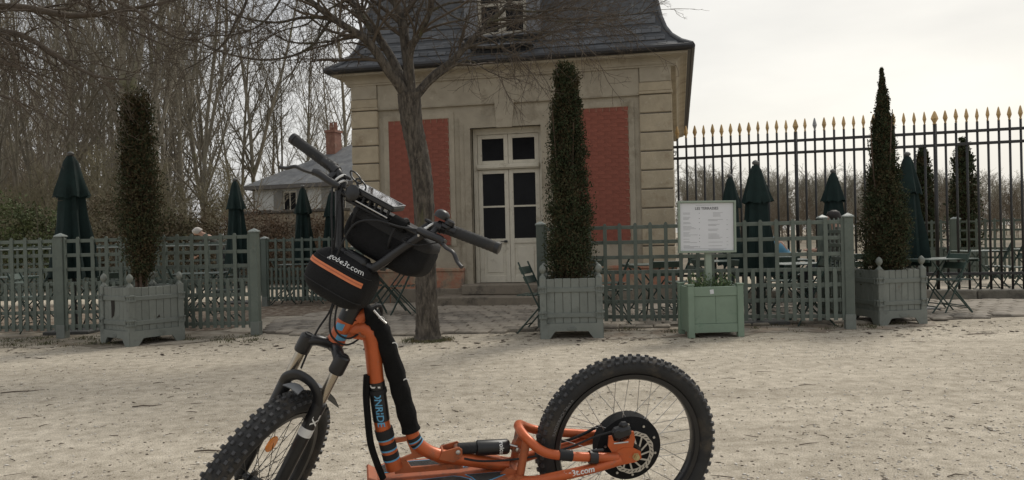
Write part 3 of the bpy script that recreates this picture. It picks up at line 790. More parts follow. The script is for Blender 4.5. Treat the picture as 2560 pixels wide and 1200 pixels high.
# undergrowth saplings in the wood
sp = []
for k in range(140):
    px = r_.uniform(-300, 620); D = r_.uniform(23, 48); p = spot(px, D); sp.append((p.x, p.y, r_.uniform(1.2, 3.8)))
far_wood('undergrowth', (331, 332, 333), sp, 4, mat('undergrowth', (.20, .175, .11), .95, .35, .3), 'tangled undergrowth at the foot of the wood')

# ---- the plane-barked tree before the pavilion, limb by limb
TB = gnd(1070, 851)
def limb(pts, r0, r1, dd=0., curve=0.):
    """pixel path -> world path; dd metres nearer(-)/farther(+) reached at the tip"""
    n = len(pts); P = []
    for i, (x, y) in enumerate(pts):
        t = i/(n-1); P.append(np.array(at(x, y, TB.y + dd*t + curve*math.sin(t*3.14))))
    Q = []
    for i in range(n-1):
        p0, p1, p2, p3 = P[max(i-1, 0)], P[i], P[i+1], P[min(i+2, n-1)]
        for s in range(4):
            t = s/4.; Q.append(.5*((2*p1) + (-p0+p2)*t + (2*p0-5*p1+4*p2-p3)*t*t + (-p0+3*p1-3*p2+p3)*t**3))
    Q.append(P[-1]); Q = np.array(Q); return Q, np.linspace(r0*.86, r1*.8, len(Q))
trunk_r = [.15, .125, .118, .114, .113, .117, .116, .128]
tpts = [(1070, 853), (1068, 800), (1066, 700), (1063, 600), (1058, 480), (1046, 390), (1030, 310), (1023, 235)]
tq, _ = limb(tpts, .1, .1); trad = np.interp(np.linspace(0, 1, len(tq)), np.linspace(0, 1, 8), trunk_r)
limbs = [
 limb([(1018, 245), (998, 212), (968, 172), (935, 122), (905, 92), (862, 66), (800, 22), (720, -40), (640, -90)], .078, .03, -.6),
 limb([(1010, 218), (990, 166), (955, 106), (915, 54), (878, 0), (845, -60)], .068, .035, .5),
 limb([(1026, 240), (1022, 170), (1014, 110), (1004, 50), (984, -10), (968, -80)], .082, .045, .0),
 limb([(1028, 235), (1024, 160), (1030, 118), (1052, 80), (1074, 32), (1086, -20)], .055, .035, -.3),
 limb([(1036, 245), (1052, 226), (1084, 190), (1128, 156), (1160, 122), (1190, 90), (1222, 58), (1262, 22), (1300, -30)], .066, .024, .4),
 limb([(1058, 228), (1092, 196), (1140, 163), (1176, 152), (1220, 178), (1282, 204)], .020, .004, -.5),
 limb([(1160, 122), (1190, 118), (1244, 118), (1268, 100), (1340, 98), (1440, 60), (1540, 40)], .020, .005, -.2),
 limb([(1222, 58), (1300, 40), (1400, 55), (1500, 60), (1580, 80)], .016, .004, -.6),
 limb([(1262, 22), (1340, 30), (1440, 20), (1540, 40), (1610, 30)], .016, .004, -.3),
 limb([(1160, 122), (1230, 100), (1310, 80), (1400, 90), (1470, 118)], .014, .003, -.9),
 limb([(1128, 156), (1180, 140), (1260, 135), (1330, 150)], .011, .003, -.8),
 limb([(1190, 90), (1280, 60), (1380, 20), (1480, -10)], .016, .005, .5),
 limb([(862, 66), (810, 46), (750, 46), (690, 57), (600, 42), (540, 4)], .026, .008, -.5),
 limb([(905, 92), (850, 100), (800, 107), (725, 105), (660, 70), (610, 45)], .018, .006, -.9),
 limb([(830, 46), (800, 90), (775, 120), (725, 142), (650, 150), (560, 132), (500, 105), (460, 60)], .022, .006, -1.0),
 limb([(640, -90), (615, 10), (590, 55), (560, 110), (500, 155), (455, 178)], .022, .005, -.3),
 limb([(720, -40), (690, 20), (640, 70), (560, 90), (470, 80)], .018, .005, -.8),
 limb([(800, 22), (770, 60), (700, 80), (640, 120), (570, 190)], .014, .004, .4),
 limb([(878, 0), (830, 20), (800, 75), (788, 150), (760, 220)], .013, .003, -.2),
 limb([(968, 172), (940, 150), (900, 140), (850, 150), (800, 190)], .012, .003, -.5),
 limb([(1084, 0), (1130, 40), (1180, 60), (1240, 90), (1330, 120)], .016, .004, -.7),
 limb([(1074, 32), (1120, 10), (1190, 5), (1280, 10), (1390, 40)], .018, .004, .3),
 limb([(984, -10), (940, 10), (900, 30), (860, 20), (790, -20)], .015, .004, -.6),
]
# limbs reaching above the picture and behind
extra = []
r2 = np.random.default_rng(5)
for li, n_e in ((0, 5), (1, 5), (2, 6), (3, 5), (4, 5)):
    Q, ra = limbs[li]
    q = wander(r2, Q[-1], Q[-1] - Q[-3], 2.4, 9, .12, .05); extra.append((q, np.linspace(ra[-1], .01, 9)))
    for k in range(n_e):
        i = r2.integers(len(Q)//2, len(Q)); d = side_dir(r2, (Q[i] - Q[i-1])/np.linalg.norm(Q[i] - Q[i-1]), .8, .2)
        q = wander(r2, Q[i], d, r2.uniform(1.2, 2.2), 9, .12, -.01); extra.append((q, np.linspace(ra[i]*.45, .005, 9)))
out = [[], [], []]
lev = [dict(n=0, per=7.0, ln=.72, ang=.8, pts=6, curl=.17, grav=-.015, rf=.42, t0=.30, rmin=.0042, rend=.0022, taper=.6),
       dict(n=0, per=8.5, ln=.28, ang=.75, pts=4, curl=.2, grav=-.01, rf=.6, t0=.12, rmin=.0026, rend=.0015),
       dict(n=0, per=9., ln=.10, ang=.8, pts=3, curl=.15, grav=.0, rf=.7, t0=.2, rmin=.0018, rend=.0011)]
for Q, ra in limbs + extra: twig_out(r2, Q, ra, lev, out, 0)
print('twigs', [len(q) for q in out])
tree = thing('linden_tree', 'bare grey tree with forked trunk before the pavilion', 'tree', loc=(0, 0, 0))
def trunk_mesh(polys, k, name, amp=.02):
    v, f = tubes_np(polys, k); me = np_mesh(name, v, f); shade(me); return me
# trunk with fluted, knobbly bark
Tq = np.array([np.interp(np.linspace(0, 1, 90), np.linspace(0, 1, len(tq)), tq[:, i]) for i in range(3)]).T
Tr = np.interp(np.linspace(0, 1, 90), np.linspace(0, 1, len(tq)), trad)
Tr[:6] *= np.linspace(1.18, 1.0, 6)
v, f = tubes_np([(Tq, Tr)], 28); v = v.reshape(90, 28, 3); cen = Tq[:, None]
rng = np.random.default_rng(3); ang = np.arange(28)[None]*2*np.pi/28; zz = np.arange(90)[:, None]
ridge = 1 + .045*np.sin(ang*5 + zz*.09) + .03*np.sin(ang*9 - zz*.16 + 1) + .022*rng.normal(0, 1, (90, 28))
v = cen + (v - cen)*ridge[..., None]
me = np_mesh('trunk', v.reshape(-1, 3), f); shade(me); obj('trunk', me, m_bark, tree)
for Q, ra in limbs: obj('limb', trunk_mesh([(Q, ra)], 10, 'limb'), m_bark, tree)
v1, f1 = tubes_np(extra + out[0], 4); v2, f2 = tubes_np(out[1] + out[2], 3)
obj('crown', np_mesh('crown', np.concatenate([v1, v2]), np.concatenate([f1, f2 + len(v1)])), m_twig, tree, kind='stuff')

# ---- second tree, trunk left of the picture, its drooping boughs across the upper left corner
t2 = thing('linden_tree', 'bare tree left of the picture with boughs drooping into the corner', 'tree', loc=(0, 0, 0))
p0 = spot(-420, 10.5); r3 = np.random.default_rng(15)
q0 = wander(r3, p0, (.06, 0, 1), 5.2, 14, .03, .02); obj('trunk', trunk_mesh([(q0, np.linspace(.19, .12, 14))], 16, 'trunk'), m_bark, t2)
def l2(pts, r0, r1, D0, D1):
    P = [np.array(q0[-3])] + [np.array(at(x, y, D0 + (D1 - D0)*i/(len(pts)-1))) for i, (x, y) in enumerate(pts)]
    n = len(P); Q = []
    for i in range(n-1):
        a0, a1, a2, a3 = P[max(i-1, 0)], P[i], P[i+1], P[min(i+2, n-1)]
        for s in range(4):
            t = s/4.; Q.append(.5*((2*a1) + (-a0+a2)*t + (2*a0-5*a1+4*a2-a3)*t*t + (-a0+3*a1-3*a2+a3)*t**3))
    Q.append(P[-1]); return np.array(Q), np.linspace(r0, r1, len(Q))
l2s = [l2([(-250, -60), (-100, 10), (60, 20), (180, 40), (280, 30), (400, 10), (470, -10)], .07, .008, 9.6, 9),
       l2([(-250, -80), (-60, 60), (60, 90), (160, 150), (240, 190), (330, 200)], .06, .006, 9.2, 8.4),
       l2([(-240, 40), (-120, 130), (0, 150), (90, 190), (170, 250)], .05, .005, 9, 8),
       l2([(-200, -120), (0, -40), (140, -20), (260, 40), (360, 90), (450, 130)], .05, .005, 10, 10.2),
       l2([(-260, 60), (-120, 180), (-20, 230), (50, 260), (110, 330)], .045, .005, 10.5, 10),
       l2([(-230, 0), (-80, 60), (20, 110), (60, 200), (130, 300)], .04, .004, 8.6, 8.2),
       l2([(-180, -140), (60, -90), (200, -30), (330, 20), (430, 90), (500, 100)], .045, .004, 9, 8.4)]
out2 = [[], [], []]
lev2 = [dict(n=0, per=4.2, ln=.75, ang=.75, pts=6, curl=.16, grav=-.03, rf=.4, t0=.3, rmin=.0042, rend=.0022, taper=.5), lev[1], lev[2]]
for Q, ra in l2s: twig_out(r3, Q, ra, lev2, out2, 0)
for Q, ra in l2s: obj('limb', trunk_mesh([(Q, ra)], 9, 'limb'), m_twig, t2)
v1, f1 = tubes_np(out2[0], 4); v2, f2 = tubes_np(out2[1] + out2[2], 3)
obj('crown', np_mesh('crown', np.concatenate([v1, v2]), np.concatenate([f1, f2 + len(v1)])), m_twig, t2, kind='stuff')

# ================================================================ foliage: leaf clouds
def leaf_cloud(pos, nrm, size, seed, asp=2.4, spread=.9):
    """one bent diamond leaf spray per point"""
    r2 = np.random.default_rng(seed); n = len(pos)
    d = nrm + r2.normal(0, spread, (n, 3)); d /= np.linalg.norm(d, axis=1, keepdims=True)
    s = np.cross(d, r2.normal(0, 1, (n, 3))); s /= np.linalg.norm(s, axis=1, keepdims=True) + 1e-9
    L_ = (size*(.6 + .8*r2.random(n)))[:, None]; w = L_/asp
    up = np.cross(s, d)
    v = np.stack([pos - d*L_*.5, pos + s*w*.5 + up*w*.25, pos + d*L_*.5, pos - s*w*.5 + up*w*.2], 1)
    f = np.arange(n*4).reshape(n, 4); return v.reshape(-1, 3), f
def cone_points(n, zr, seed, fill=.5, clump=.14, nclump=240):
    """points in a slim crown; zr = [(z, radius)]"""
    r2 = np.random.default_rng(seed); zz = np.array([a for a, _ in zr]); rr = np.array([b for _, b in zr])
    cz = r2.random(nclump)**.95; cz = zz[0] + (zz[-1] - zz[0])*cz; ca = r2.random(nclump)*6.283
    cr_ = np.interp(cz, zz, rr)*(1 - fill*r2.random(nclump)**2.2)*r2.uniform(.86, 1.08, nclump)
    c = np.stack([cr_*np.cos(ca), cr_*np.sin(ca), cz], 1)
    k = r2.integers(0, nclump, n); sg = clump*(.12 + .88*np.interp(cz, zz, rr)/rr.max())
    p = c[k] + r2.normal(0, 1, (n, 3))*sg[k][:, None]*np.array([.42, .42, .75])
    nr = np.stack([p[:, 0], p[:, 1], np.full(n, .25)], 1); nr /= np.linalg.norm(nr, axis=1, keepdims=True) + 1e-6
    return p, nr
m_yew = mat('yew_leaf', (.040, .052, .027), .95, .55, 5, hue=.035, spec=.1, dirt=((.085, .070, .036), .30, 3)); m_yew_b = mat('yew_brown', (.078, .060, .034), .95, .4, 4, spec=.1, hue=.02, dirt=((.050, .060, .032), .5, 4))
m_yewstem = mat('yew_stem', (.085, .055, .038), .9, .3, 8)
def conifer(name, label, loc, zr, seed, n=11000, fill=.5, clump=.15, nclump=260, brown=.0, stems=26, size=.055, group=None):
    t = thing(name, label, 'conifer', loc, 0, group); r2 = np.random.default_rng(seed)
    polys = []; H_ = zr[-1][0]; z0 = zr[0][0]
    for k in range(5):
        a = k*1.26; polys.append((wander(r2, (.05*math.cos(a), .05*math.sin(a), z0 - .15), (.03*math.cos(a), .03*math.sin(a), 1), (H_ - z0)*r2.uniform(.7, .9), 10, .018, .03), np.linspace(.018, .005, 10)))
    obj('trunk', trunk_mesh(polys, 6, 'trunk'), m_yewstem, t)
    br = []
    zz = np.array([a for a, _ in zr]); rr = np.array([b for _, b in zr])
    for k in range(stems*8):
        z = z0 + (H_ - z0)*r2.random()*.95; a = r2.random()*6.283; ln = np.interp(z, zz, rr)*1.15
        br.append((wander(r2, (0, 0, max(z - ln*.7, z0 - .1)), (math.cos(a), math.sin(a), .9), ln*1.05, 5, .08, .02), np.linspace(.006, .0025, 5)))
    v, f = tubes_np(br, 3)
    obj('branches', np_mesh('branches', v, f), m_yewstem, t, kind='stuff')
    p, nr = cone_points(n//3, [(a_, b_*.66) for a_, b_ in zr[:-1]], seed + 7, .9, clump*.8, nclump)
    v, f = leaf_cloud(p, nr, size*1.7, seed + 8); obj('inner_foliage', np_mesh('inner_foliage', v, f), m_yew_b, t, kind='stuff')
    p, nr = cone_points(n, zr, seed + 1, fill, clump, nclump)
    keep = r2.random(len(p)) > brown
    v, f = leaf_cloud(p[keep], nr[keep], size, seed + 2); obj('crown', np_mesh('crown', v, f), m_yew, t, kind='stuff')
    if brown:
        v, f = leaf_cloud(p[~keep], nr[~keep], size, seed + 3); obj('dry_foliage', np_mesh('dry_foliage', v, f), m_yew_b, t, kind='stuff')
    return t
cm = spot(1424, 9.12) - Vector((0, .30, 0)); cr_ = spot(2213, 9.60) - Vector((0, .30, 0)); cl_ = spot(352, 9.45)
def zat(px, py, D): return at(px, py, D).z
conifer('yew_tree', 'clipped columnar yew with blunt top in the middle grey planter', (cm.x, cm.y + .30, 0), [(.66, .245), (.9, .255), (1.3, .235), (1.9, .20), (2.4, .165), (2.85, .135), (3.0, .12), (3.08, .10)], 41, n=34000, fill=.45, clump=.10, brown=.25, nclump=520, size=.030)
conifer('yew_tree', 'pointed conical yew with thin spire in the right planter', (cr_.x, cr_.y + .30, 0), [(.64, .25), (.8, .285), (1.2, .255), (1.5, .21), (1.85, .16), (2.25, .115), (2.6, .07), (2.8, .035), (2.95, .015), (3.06, .006)], 43, n=36000, fill=.5, clump=.10, brown=.3, nclump=520, size=.030)
conifer('yew_tree', 'tall dark ragged yew in the left planter with bare lower stems', (cl_.x, cl_.y, 0), [(.75, .06), (1.05, .15), (1.3, .20), (1.6, .215), (2.0, .20), (2.4, .175), (2.7, .155), (2.85, .145), (2.93, .12)], 45, n=20000, fill=.7, clump=.13, brown=.5, nclump=400, size=.032, stems=40)
for (px, D, top, seed, lab) in [(2310, 18.5, 365, 51, 'small yew in a planter behind the railings, left of the far pair'), (2410, 17, 345, 53, 'taller yew in a planter behind the railings, right of the far pair')]:
    p = spot(px, D); h = zat(px, top, D)
    conifer('yew_tree', lab, p, [(.55, .24), (.9, .30), (1.4, .29), (2.0, .25), (h*.8, .19), (h*.93, .12), (h, .03)], seed, n=5000, fill=.4, clump=.14, nclump=200, size=.07)

# ---- hedges
def hedge(label, a, b, h0, h1, depth, n, seed, material, size, name='hedge', dens_base=0., stem=True):
    a, b = Vector(a), Vector(b); x = (b - a); ln = x.length; x.normalize(); y = Vector((-x.y, x.x, 0))
    t = thing(name, label, 'hedge', M=Matrix((x, y, Vector((0,0,1)))).transposed().to_4x4()); t.location = a
    r2 = np.random.default_rng(seed)
    nc = int(ln*26); c = np.stack([r2.random(nc)*ln, r2.random(nc)**1.6*depth, .1 + r2.random(nc)], 1)
    c[:, 2] = c[:, 2]*(h0 + (h1 - h0)*c[:, 0]/ln)*(.93 + .09*np.sin(c[:, 0]*2.1 + seed) )
    k = r2.integers(0, nc, n); p = c[k] + r2.normal(0, 1, (n, 3))*np.array([.18, .10, .16]); p[:, 2] = np.clip(p[:, 2], .02, None)
    nr = np.tile(np.array([0., -.6, .5]), (n, 1)); v, f = leaf_cloud(p, nr, size, seed + 1, asp=1.7)
    obj('foliage', np_mesh('foliage', v, f), material, t, kind='stuff')
    st = []
    for i in range(int(ln*5)): st.append((wander(r2, (r2.random()*ln, depth*(.25 + .6*r2.random()), 0), (0, 0, 1), (h0 + h1)*.5*r2.uniform(.75, 1.12), 6, .14, .02), np.linspace(.016, .005, 6)))
    v, f = tubes_np(st, 4); obj('stems', np_mesh('stems', v, f), m_wtwig, t, kind='stuff')
    return t
m_hg = mat('hedge_green', (.085, .105, .040), .8, .5, 2.2, hue=.03, dirt=((.12, .095, .055), .3, 2)); m_hb = mat('hedge_brown', (.115, .090, .055), .9, .45, 2, hue=.02, dirt=((.09, .10, .045), .4, 1.6)); m_hd = mat('hedge_beech', (.125, .085, .055), .9, .4, 3, dirt=((.17, .14, .10), .3, 4))
hz_ = lambda px, py, D: zat(px, py, D)
hedge('clipped green hedge at the left picture edge', spot(-260, 20.), spot(175, 20.5), hz_(0, 512, 20), hz_(150, 515, 20.5), 1.0, 16000, 61, m_hg, .075)
hedge('scruffy brown and green hedge behind the left yew', spot(178, 20.6), spot(560, 21), hz_(180, 522, 20.6), hz_(560, 535, 21), 1.0, 14000, 62, m_hb, .075)
hedge('brown beech hedge between the wood and the garden wall', spot(562, 21.4), spot(800, 20.6), hz_(600, 546, 21), hz_(790, 550, 20.8), .8, 12000, 63, m_hd, .06)
# ivy and twiggy shrub by the house corner
r2 = np.random.default_rng(91); o3 = [[], []]
sh = thing('bare_shrub', 'bare spreading shrub at the corner of the white house', 'shrub', spot(640, 25.5)); st = []
for k in range(16):
    q = wander(r2, (0, 0, .3), (r2.normal(.5, .7), r2.normal(0, .4), 1.0), r2.uniform(2.0, 3.6), 8, .10, -.02); st.append((q, np.linspace(.03, .008, 8)))
for q, ra in st: twig_out(r2, q, ra, [dict(n=7, ln=.8, ang=.6, pts=5, curl=.1, grav=0, rf=.5, t0=.25, rmin=.009, rend=.005), dict(n=5, ln=.35, ang=.6, pts=3, curl=.1, grav=0, rf=.6, t0=.2, rmin=.006, rend=.004)], o3, 0)
v, f = tubes_np(st, 5); obj('stems', np_mesh('stems', v, f), m_wtwig, sh, kind='stuff')
v, f = tubes_np(o3[0] + o3[1], 3); obj('twigs', np_mesh('twigs', v, f), m_wtwig, sh, kind='stuff')
# ================================================================ painted wood and metal of the terrace
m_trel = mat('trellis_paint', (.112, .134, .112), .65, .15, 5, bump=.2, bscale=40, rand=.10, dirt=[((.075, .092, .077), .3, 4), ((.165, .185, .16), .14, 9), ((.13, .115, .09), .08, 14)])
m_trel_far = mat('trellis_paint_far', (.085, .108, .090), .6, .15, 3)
m_plant = mat('planter_paint', (.172, .186, .164), .65, .10, 4, bump=.25, bscale=30, rand=.06, dirt=[((.11, .12, .105), .25, 5), ((.20, .21, .19), .08, 12), ((.12, .10, .075), .08, 9)])
m_hole = mat('hole_dark', (.022, .018, .014), .95)  # near-black colour paints the shade inside the rotted holes
m_iron = mat('planter_iron', (.15, .165, .146), .55, .12, 12, bump=.2)
m_capl = mat('post_cap', (.24, .27, .25), .45, .1)

def trellis(name, label, a, b, seed, fine=True, posts=(True, True), z0=.10, H=1.27, short=.70, mesh_mat=None, group=None, post_h=1.27, gap=.178):
    """framed trellis fence from a to b: tall pickets, short pickets between, seven rails"""
    a, b = Vector(a), Vector(b); x = b - a; ln = x.length; x.normalize(); y = Vector((-x.y, x.x, 0))
    t = thing(name, label, 'fence', group=group, M=Matrix.Translation(a) @ Matrix((x, y, Vector((0,0,1)))).transposed().to_4x4())
    rr = random.Random(seed); mm = mesh_mat or m_trel
    x0 = .06 if posts[0] else 0; x1 = ln - .06 if posts[1] else ln
    for has, px in zip(posts, (0, ln)):
        if has:
            mb = MB(); mb.box((px - .05, -.05, .02), (px + .05, .05, post_h), c=.006)
            po = obj('post', mb, mm, t)
            obj('post_foot', MB().box((px - .056, -.056, 0), (px + .056, .056, .17), c=.004), m_iron, po)
            obj('post_cap', MB().box((px - .06, -.06, post_h + .001), (px + .06, .06, post_h + .018), c=.004).add([(px - .058, -.058, post_h + .019), (px + .058, -.058, post_h + .019), (px + .058, .058, post_h + .019), (px - .058, .058, post_h + .019), (px, 0, post_h + .055)], [(3,2,1,0),(0,1,4),(1,2,4),(2,3,4),(3,0,4)]), m_capl, po)
    n = max(1, int(round((x1 - x0)/gap))); st = (x1 - x0)/n; w = .022
    zs_ = [z0 + .05 + k*gap*(H - z0 - .1)/(6*.178) for k in range(7)]
    def pick(xc, zt):
        return [(xc - w, z0), (xc + w, z0), (xc + w, zt - .022), (xc + w*.4, zt), (xc - w*.4, zt), (xc - w, zt - .022)]
    PMx = Matrix(((1,0,0,0),(0,0,1,0),(0,1,0,0),(0,0,0,1)))
    if fine:
        mt = MB().prism(pick(0, H), .014, PMx).mesh('picket'); ms = MB().prism(pick(0, short), .014, PMx).mesh('picket'); mt.materials.append(mm); ms.materials.append(mm)
        for i in range(n + 1):
            for k, (me, off) in enumerate(((mt, 0), (ms, .5))):
                if k == 1 and i == n: continue
                xc = x0 + (i + off)*st
                if xc < x0 - .01 or xc > x1 + .01: continue
                o = bpy.data.objects.new('picket', me); col.objects.link(o); o.parent = t; o.location = (xc + rr.uniform(-.004, .004), -.030 + rr.uniform(-.001, .001), rr.uniform(-.006, .006)); o.rotation_euler = (0, rr.uniform(-.006, .006), 0)
        for z in zs_:
            mb = MB(); mb.box((x0 - .02, -.012, z - .022), (x1 + .02, .006, z + .022), c=.003); o = obj('rail', mb, mm, t)
            o.rotation_euler = (0, rr.uniform(-.0015, .0015), 0)
    else:
        mb = MB()
        for i in range(n + 1):
            mb.prism(pick(x0 + i*st, H), .014, Matrix.Translation((0, -.03, 0)) @ PMx)
            if i < n: mb.prism(pick(x0 + (i + .5)*st, short), .014, Matrix.Translation((0, -.03, 0)) @ PMx)
        obj('pickets', mb, mm, t, kind='stuff')
        for z in zs_: obj('rail', MB().box((x0 - .02, -.012, z - .02), (x1 + .02, .006, z + .02)), mm, t)
    return t
PA, PB, PC, PD, PE = spot(-330, 10.1), spot(152, 10.0), spot(636, 9.85), spot(1352, 9.75), spot(2120, 9.05)
trellis('trellis_fence', 'green trellis fence at the left picture edge, left of the capped post', PA, PB - (PB - PA).normalized()*.07, 1, posts=(True, False), group='front trellis fences')
trellis('trellis_fence', 'green trellis fence behind the left planter and yew', PB, PC, 2, group='front trellis fences')
trellis('trellis_fence', 'green trellis fence behind the menu board', PD, PE, 3, group='front trellis fences')
pe2 = spot(2056, 9.95)
trellis('trellis_fence', 'short trellis return running back from the right end post', PE + (pe2 - PE).normalized()*.08, pe2, 4, posts=(False, True), gap=.16, group='front trellis fences')
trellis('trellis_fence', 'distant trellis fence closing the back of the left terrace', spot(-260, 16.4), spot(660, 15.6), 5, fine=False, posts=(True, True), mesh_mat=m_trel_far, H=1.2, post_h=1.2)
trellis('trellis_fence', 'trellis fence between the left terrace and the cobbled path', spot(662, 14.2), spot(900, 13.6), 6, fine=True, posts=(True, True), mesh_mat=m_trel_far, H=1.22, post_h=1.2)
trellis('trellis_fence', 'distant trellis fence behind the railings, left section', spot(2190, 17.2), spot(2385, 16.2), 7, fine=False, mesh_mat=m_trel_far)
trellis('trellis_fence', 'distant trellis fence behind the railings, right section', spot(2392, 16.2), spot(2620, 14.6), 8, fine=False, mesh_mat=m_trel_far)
bf = [o for o in bpy.data.objects if o.get('label', '').startswith('distant trellis fence closing')][0]
obj('cap_rail', MB().box((.07, -.05, 1.105), ((spot(660, 15.6) - spot(-260, 16.4)).length - .07, .05, 1.13), c=.004), m_capl, bf)  # flat board in paler paint, added to stand in for the sky-lit fence top
# ---------------------------------------------------------------- square box planters with ball finials
def arch_board(w, h, leg, arch, rise, th, M):
    """skirt board with arched cut-out between feet"""
    pts = [(-w/2, 0), (-w/2 + leg, 0)]
    n = 8
    for i in range(n + 1):
        t_ = i/n; x = -w/2 + leg + (w - 2*leg)*t_
        e = min(t_, 1 - t_)*(w - 2*leg); zz = rise*math.sqrt(max(0, 1 - max(0, 1 - e/(rise*.9))**2)); pts.append((x, zz))
    pts += [(w/2 - leg, 0), (w/2, 0), (w/2, h), (-w/2, h)]
    # split into convex columns
    mb = MB(); up = pts[2:2 + n + 1]
    mb.box((-w/2, 0, 0), (-w/2 + leg, th, h), M); mb.box((w/2 - leg, 0, 0), (w/2, th, h), M)
    for (xa, za), (xb, zb_) in zip(up, up[1:]):
        mb.add([(xa, 0, za), (xb, 0, zb_), (xb, 0, h), (xa, 0, h), (xa, th, za), (xb, th, zb_), (xb, th, h), (xa, th, h)], [(0,1,2,3),(7,6,5,4),(0,4,5,1),(3,2,6,7)], M)
    return mb
def box_planter(label, loc, rz, S=.62, H=.70, hole=False, seed=0):
    t = thing('planter_box', label, 'planter', loc, rz, 'square grey planters with ball finials'); hs = S/2; rr = random.Random(seed)
    for sx in (-1, 1):
        for sy in (-1, 1):
            mb = MB(); mb.box((sx*hs - .036, sy*hs - .036, 0), (sx*hs + .036, sy*hs + .036, H - .02), c=.006)
            po = obj('corner_post', mb, m_plant, t)
            f = MB(); f.lathe([(.036, 0), (.03, .012), (.014, .03), (.013, .042), (.024, .052), (.037, .075), (.039, .092), (.033, .115), (.016, .135), (0, .145)], 14, Matrix.Translation((sx*hs, sy*hs, H - .0195)))
            obj('finial', f, m_plant, po, smooth=True)
    for k in range(4):
        MR = Matrix.Rotation(k*math.pi/2, 4, 'Z')
        n = 6; w = (S - .072)/n
        for i in range(n):
            x = -S/2 + .036 + i*w
            mb = MB(); mb.box((x + .0015, -hs - .018, .17), (x + w - .0015, -hs + .006, H - .035 + rr.uniform(-.003, .003)), MR, c=.004)
            pl = obj('plank', mb, m_plant, t)
        obj('skirt', arch_board(S + .066, .172, .10, 0, .085, .02, MR @ Matrix.Translation((0, -hs - .040, 0))), m_plant, t)
        for z in (.235, H - .185):
            mb = MB(); mb.box((-hs - .01, -hs - .032, z), (hs + .01, -hs - .0185, z + .05), MR, c=.003)
            st_ = obj('strap', mb, m_iron, t)
            for sx in (-1, 1):
                hb = MB(); hb.box((sx*hs - .042, -hs - .046, z - .012), (sx*hs + .042, -hs - .037, z + .012), MR, c=.003); hb.box((sx*hs - .042, -hs - .046, z + .042), (sx*hs + .042, -hs - .037, z + .066), MR, c=.003)
                for dx in (-.028, .028): hb.lathe([(.012, 0), (.010, .008), (0, .011)], 8, MR @ Matrix.Translation((sx*hs + dx, -hs - .046, z + .054)) @ Matrix.Rotation(math.pi/2, 4, 'X')); hb.tube([(sx*hs + dx, -hs - .043, z - .012), (sx*hs + dx, -hs - .043, z + .066)], .008, 6, MR)
                obj('hinge', hb, m_iron, st_)
    obj('soil_fill', MB().box((-hs + .03, -hs + .03, .16), (hs - .03, hs - .03, H - .07)), m_soil, t)
    if hole:
        mb = MB(); mb.prism([(-.03, -.12), (.025, -.09), (.045, .0), (.04, .10), (-.0, .12), (-.035, .08), (-.03, .0)], .004, Matrix.Translation((-.06, -hs - .0185, .43)) @ Matrix.Rotation(math.pi/2, 4, 'X'))
        obj('rotten_hole', mb, m_hole, t)
        mb = MB(); mb.prism([(-.02, -.02), (.02, -.015), (.01, .015)], .004, Matrix.Rotation(math.pi/2, 4, 'Z') @ Matrix.Translation((.02, -hs - .0185, .32)) @ Matrix.Rotation(math.pi/2, 4, 'X')); obj('rotten_hole', mb, m_hole, t)
    mb = MB(); mb.lathe([(.052, 0), (.052, .004), (.046, .006), (0, .006)], 16, Matrix.Translation((0, -hs - .0405, .115)) @ Matrix.Rotation(math.pi/2, 4, 'X') @ Matrix.Scale(.5, 4, (0, 1, 0))); obj('maker_plate', mb, m_iron, t)
    return t
box_planter('square grey planter between chair and trellis, beside the pavilion door', (cm.x, cm.y + .30, 0), R(-4), seed=1)
box_planter('weathered grey planter seen corner-on at left, hole rotted in its side', (cl_.x, cl_.y, 0), R(-37), hole=True, seed=2, S=.60, H=.70)
box_planter('square grey planter right of the trellis end post', (cr_.x, cr_.y + .30, 0), R(9), seed=3, S=.545, H=.68)

# ---------------------------------------------------------------- menu board in its pale green planter
MBp = spot(1771, 8.80) - Vector((0, .22, 0))
m_pgreen = mat('pale_green_paint', (.185, .250, .185), .6, .08, 5, bump=.15, bscale=30, dirt=((.12, .19, .135), .12, 8))
m_sage = mat('sage_paint', (.25, .30, .24), .55, .06, 6)
mp_ = thing('flower_planter', 'pale green wooden planter that carries the menu board', 'planter', (MBp.x, MBp.y + .22, 0), R(3)); S = .60; mp_.scale = (.95, .95, 1)
for sx in (-1, 1):
    for sy in (-1, 1):
        mb = MB(); mb.box((sx*.285 - .036, sy*.2 - .036, 0), (sx*.285 + .036, sy*.2 + .036, .565), c=.006); po = obj('corner_post', mb, m_pgreen, mp_)
        obj('post_cap', MB().box((sx*.285 - .042, sy*.2 - .042, .566), (sx*.285 + .042, sy*.2 + .042, .582), c=.004), m_pgreen, po)
for sy, wx_ in ((-1, 0), (1, 0)):
    for (z0_, z1_, pr) in ((.055, .15, .010), (.152, .448, 0), (.45, .55, .010)):
        for (xa, xb) in (((-.249, .0), (.0015, .249)) if pr == 0 else ((-.249, .249),)):
            mb = MB(); mb.box((xa, sy*.2 - .014 - pr, z0_), (xb, sy*.2 + .014 + pr, z1_), c=.003); obj('board', mb, m_pgreen, mp_)
for sx in (-1, 1): obj('board', MB().box((sx*.285 - .014, -.163, .055), (sx*.285 + .014, .163, .55), c=.003), m_pgreen, mp_)
obj('soil_fill', MB().box((-.26, -.18, .06), (.26, .18, .50)), m_soil, mp_)
obj('sticker', MB().box((-.005, -.2262, .475), (.038, -.2255, .522), Matrix.Rotation(-.12, 4, 'Y')), mat('white_paper', (.60, .61, .62), .6, .05), mp_)
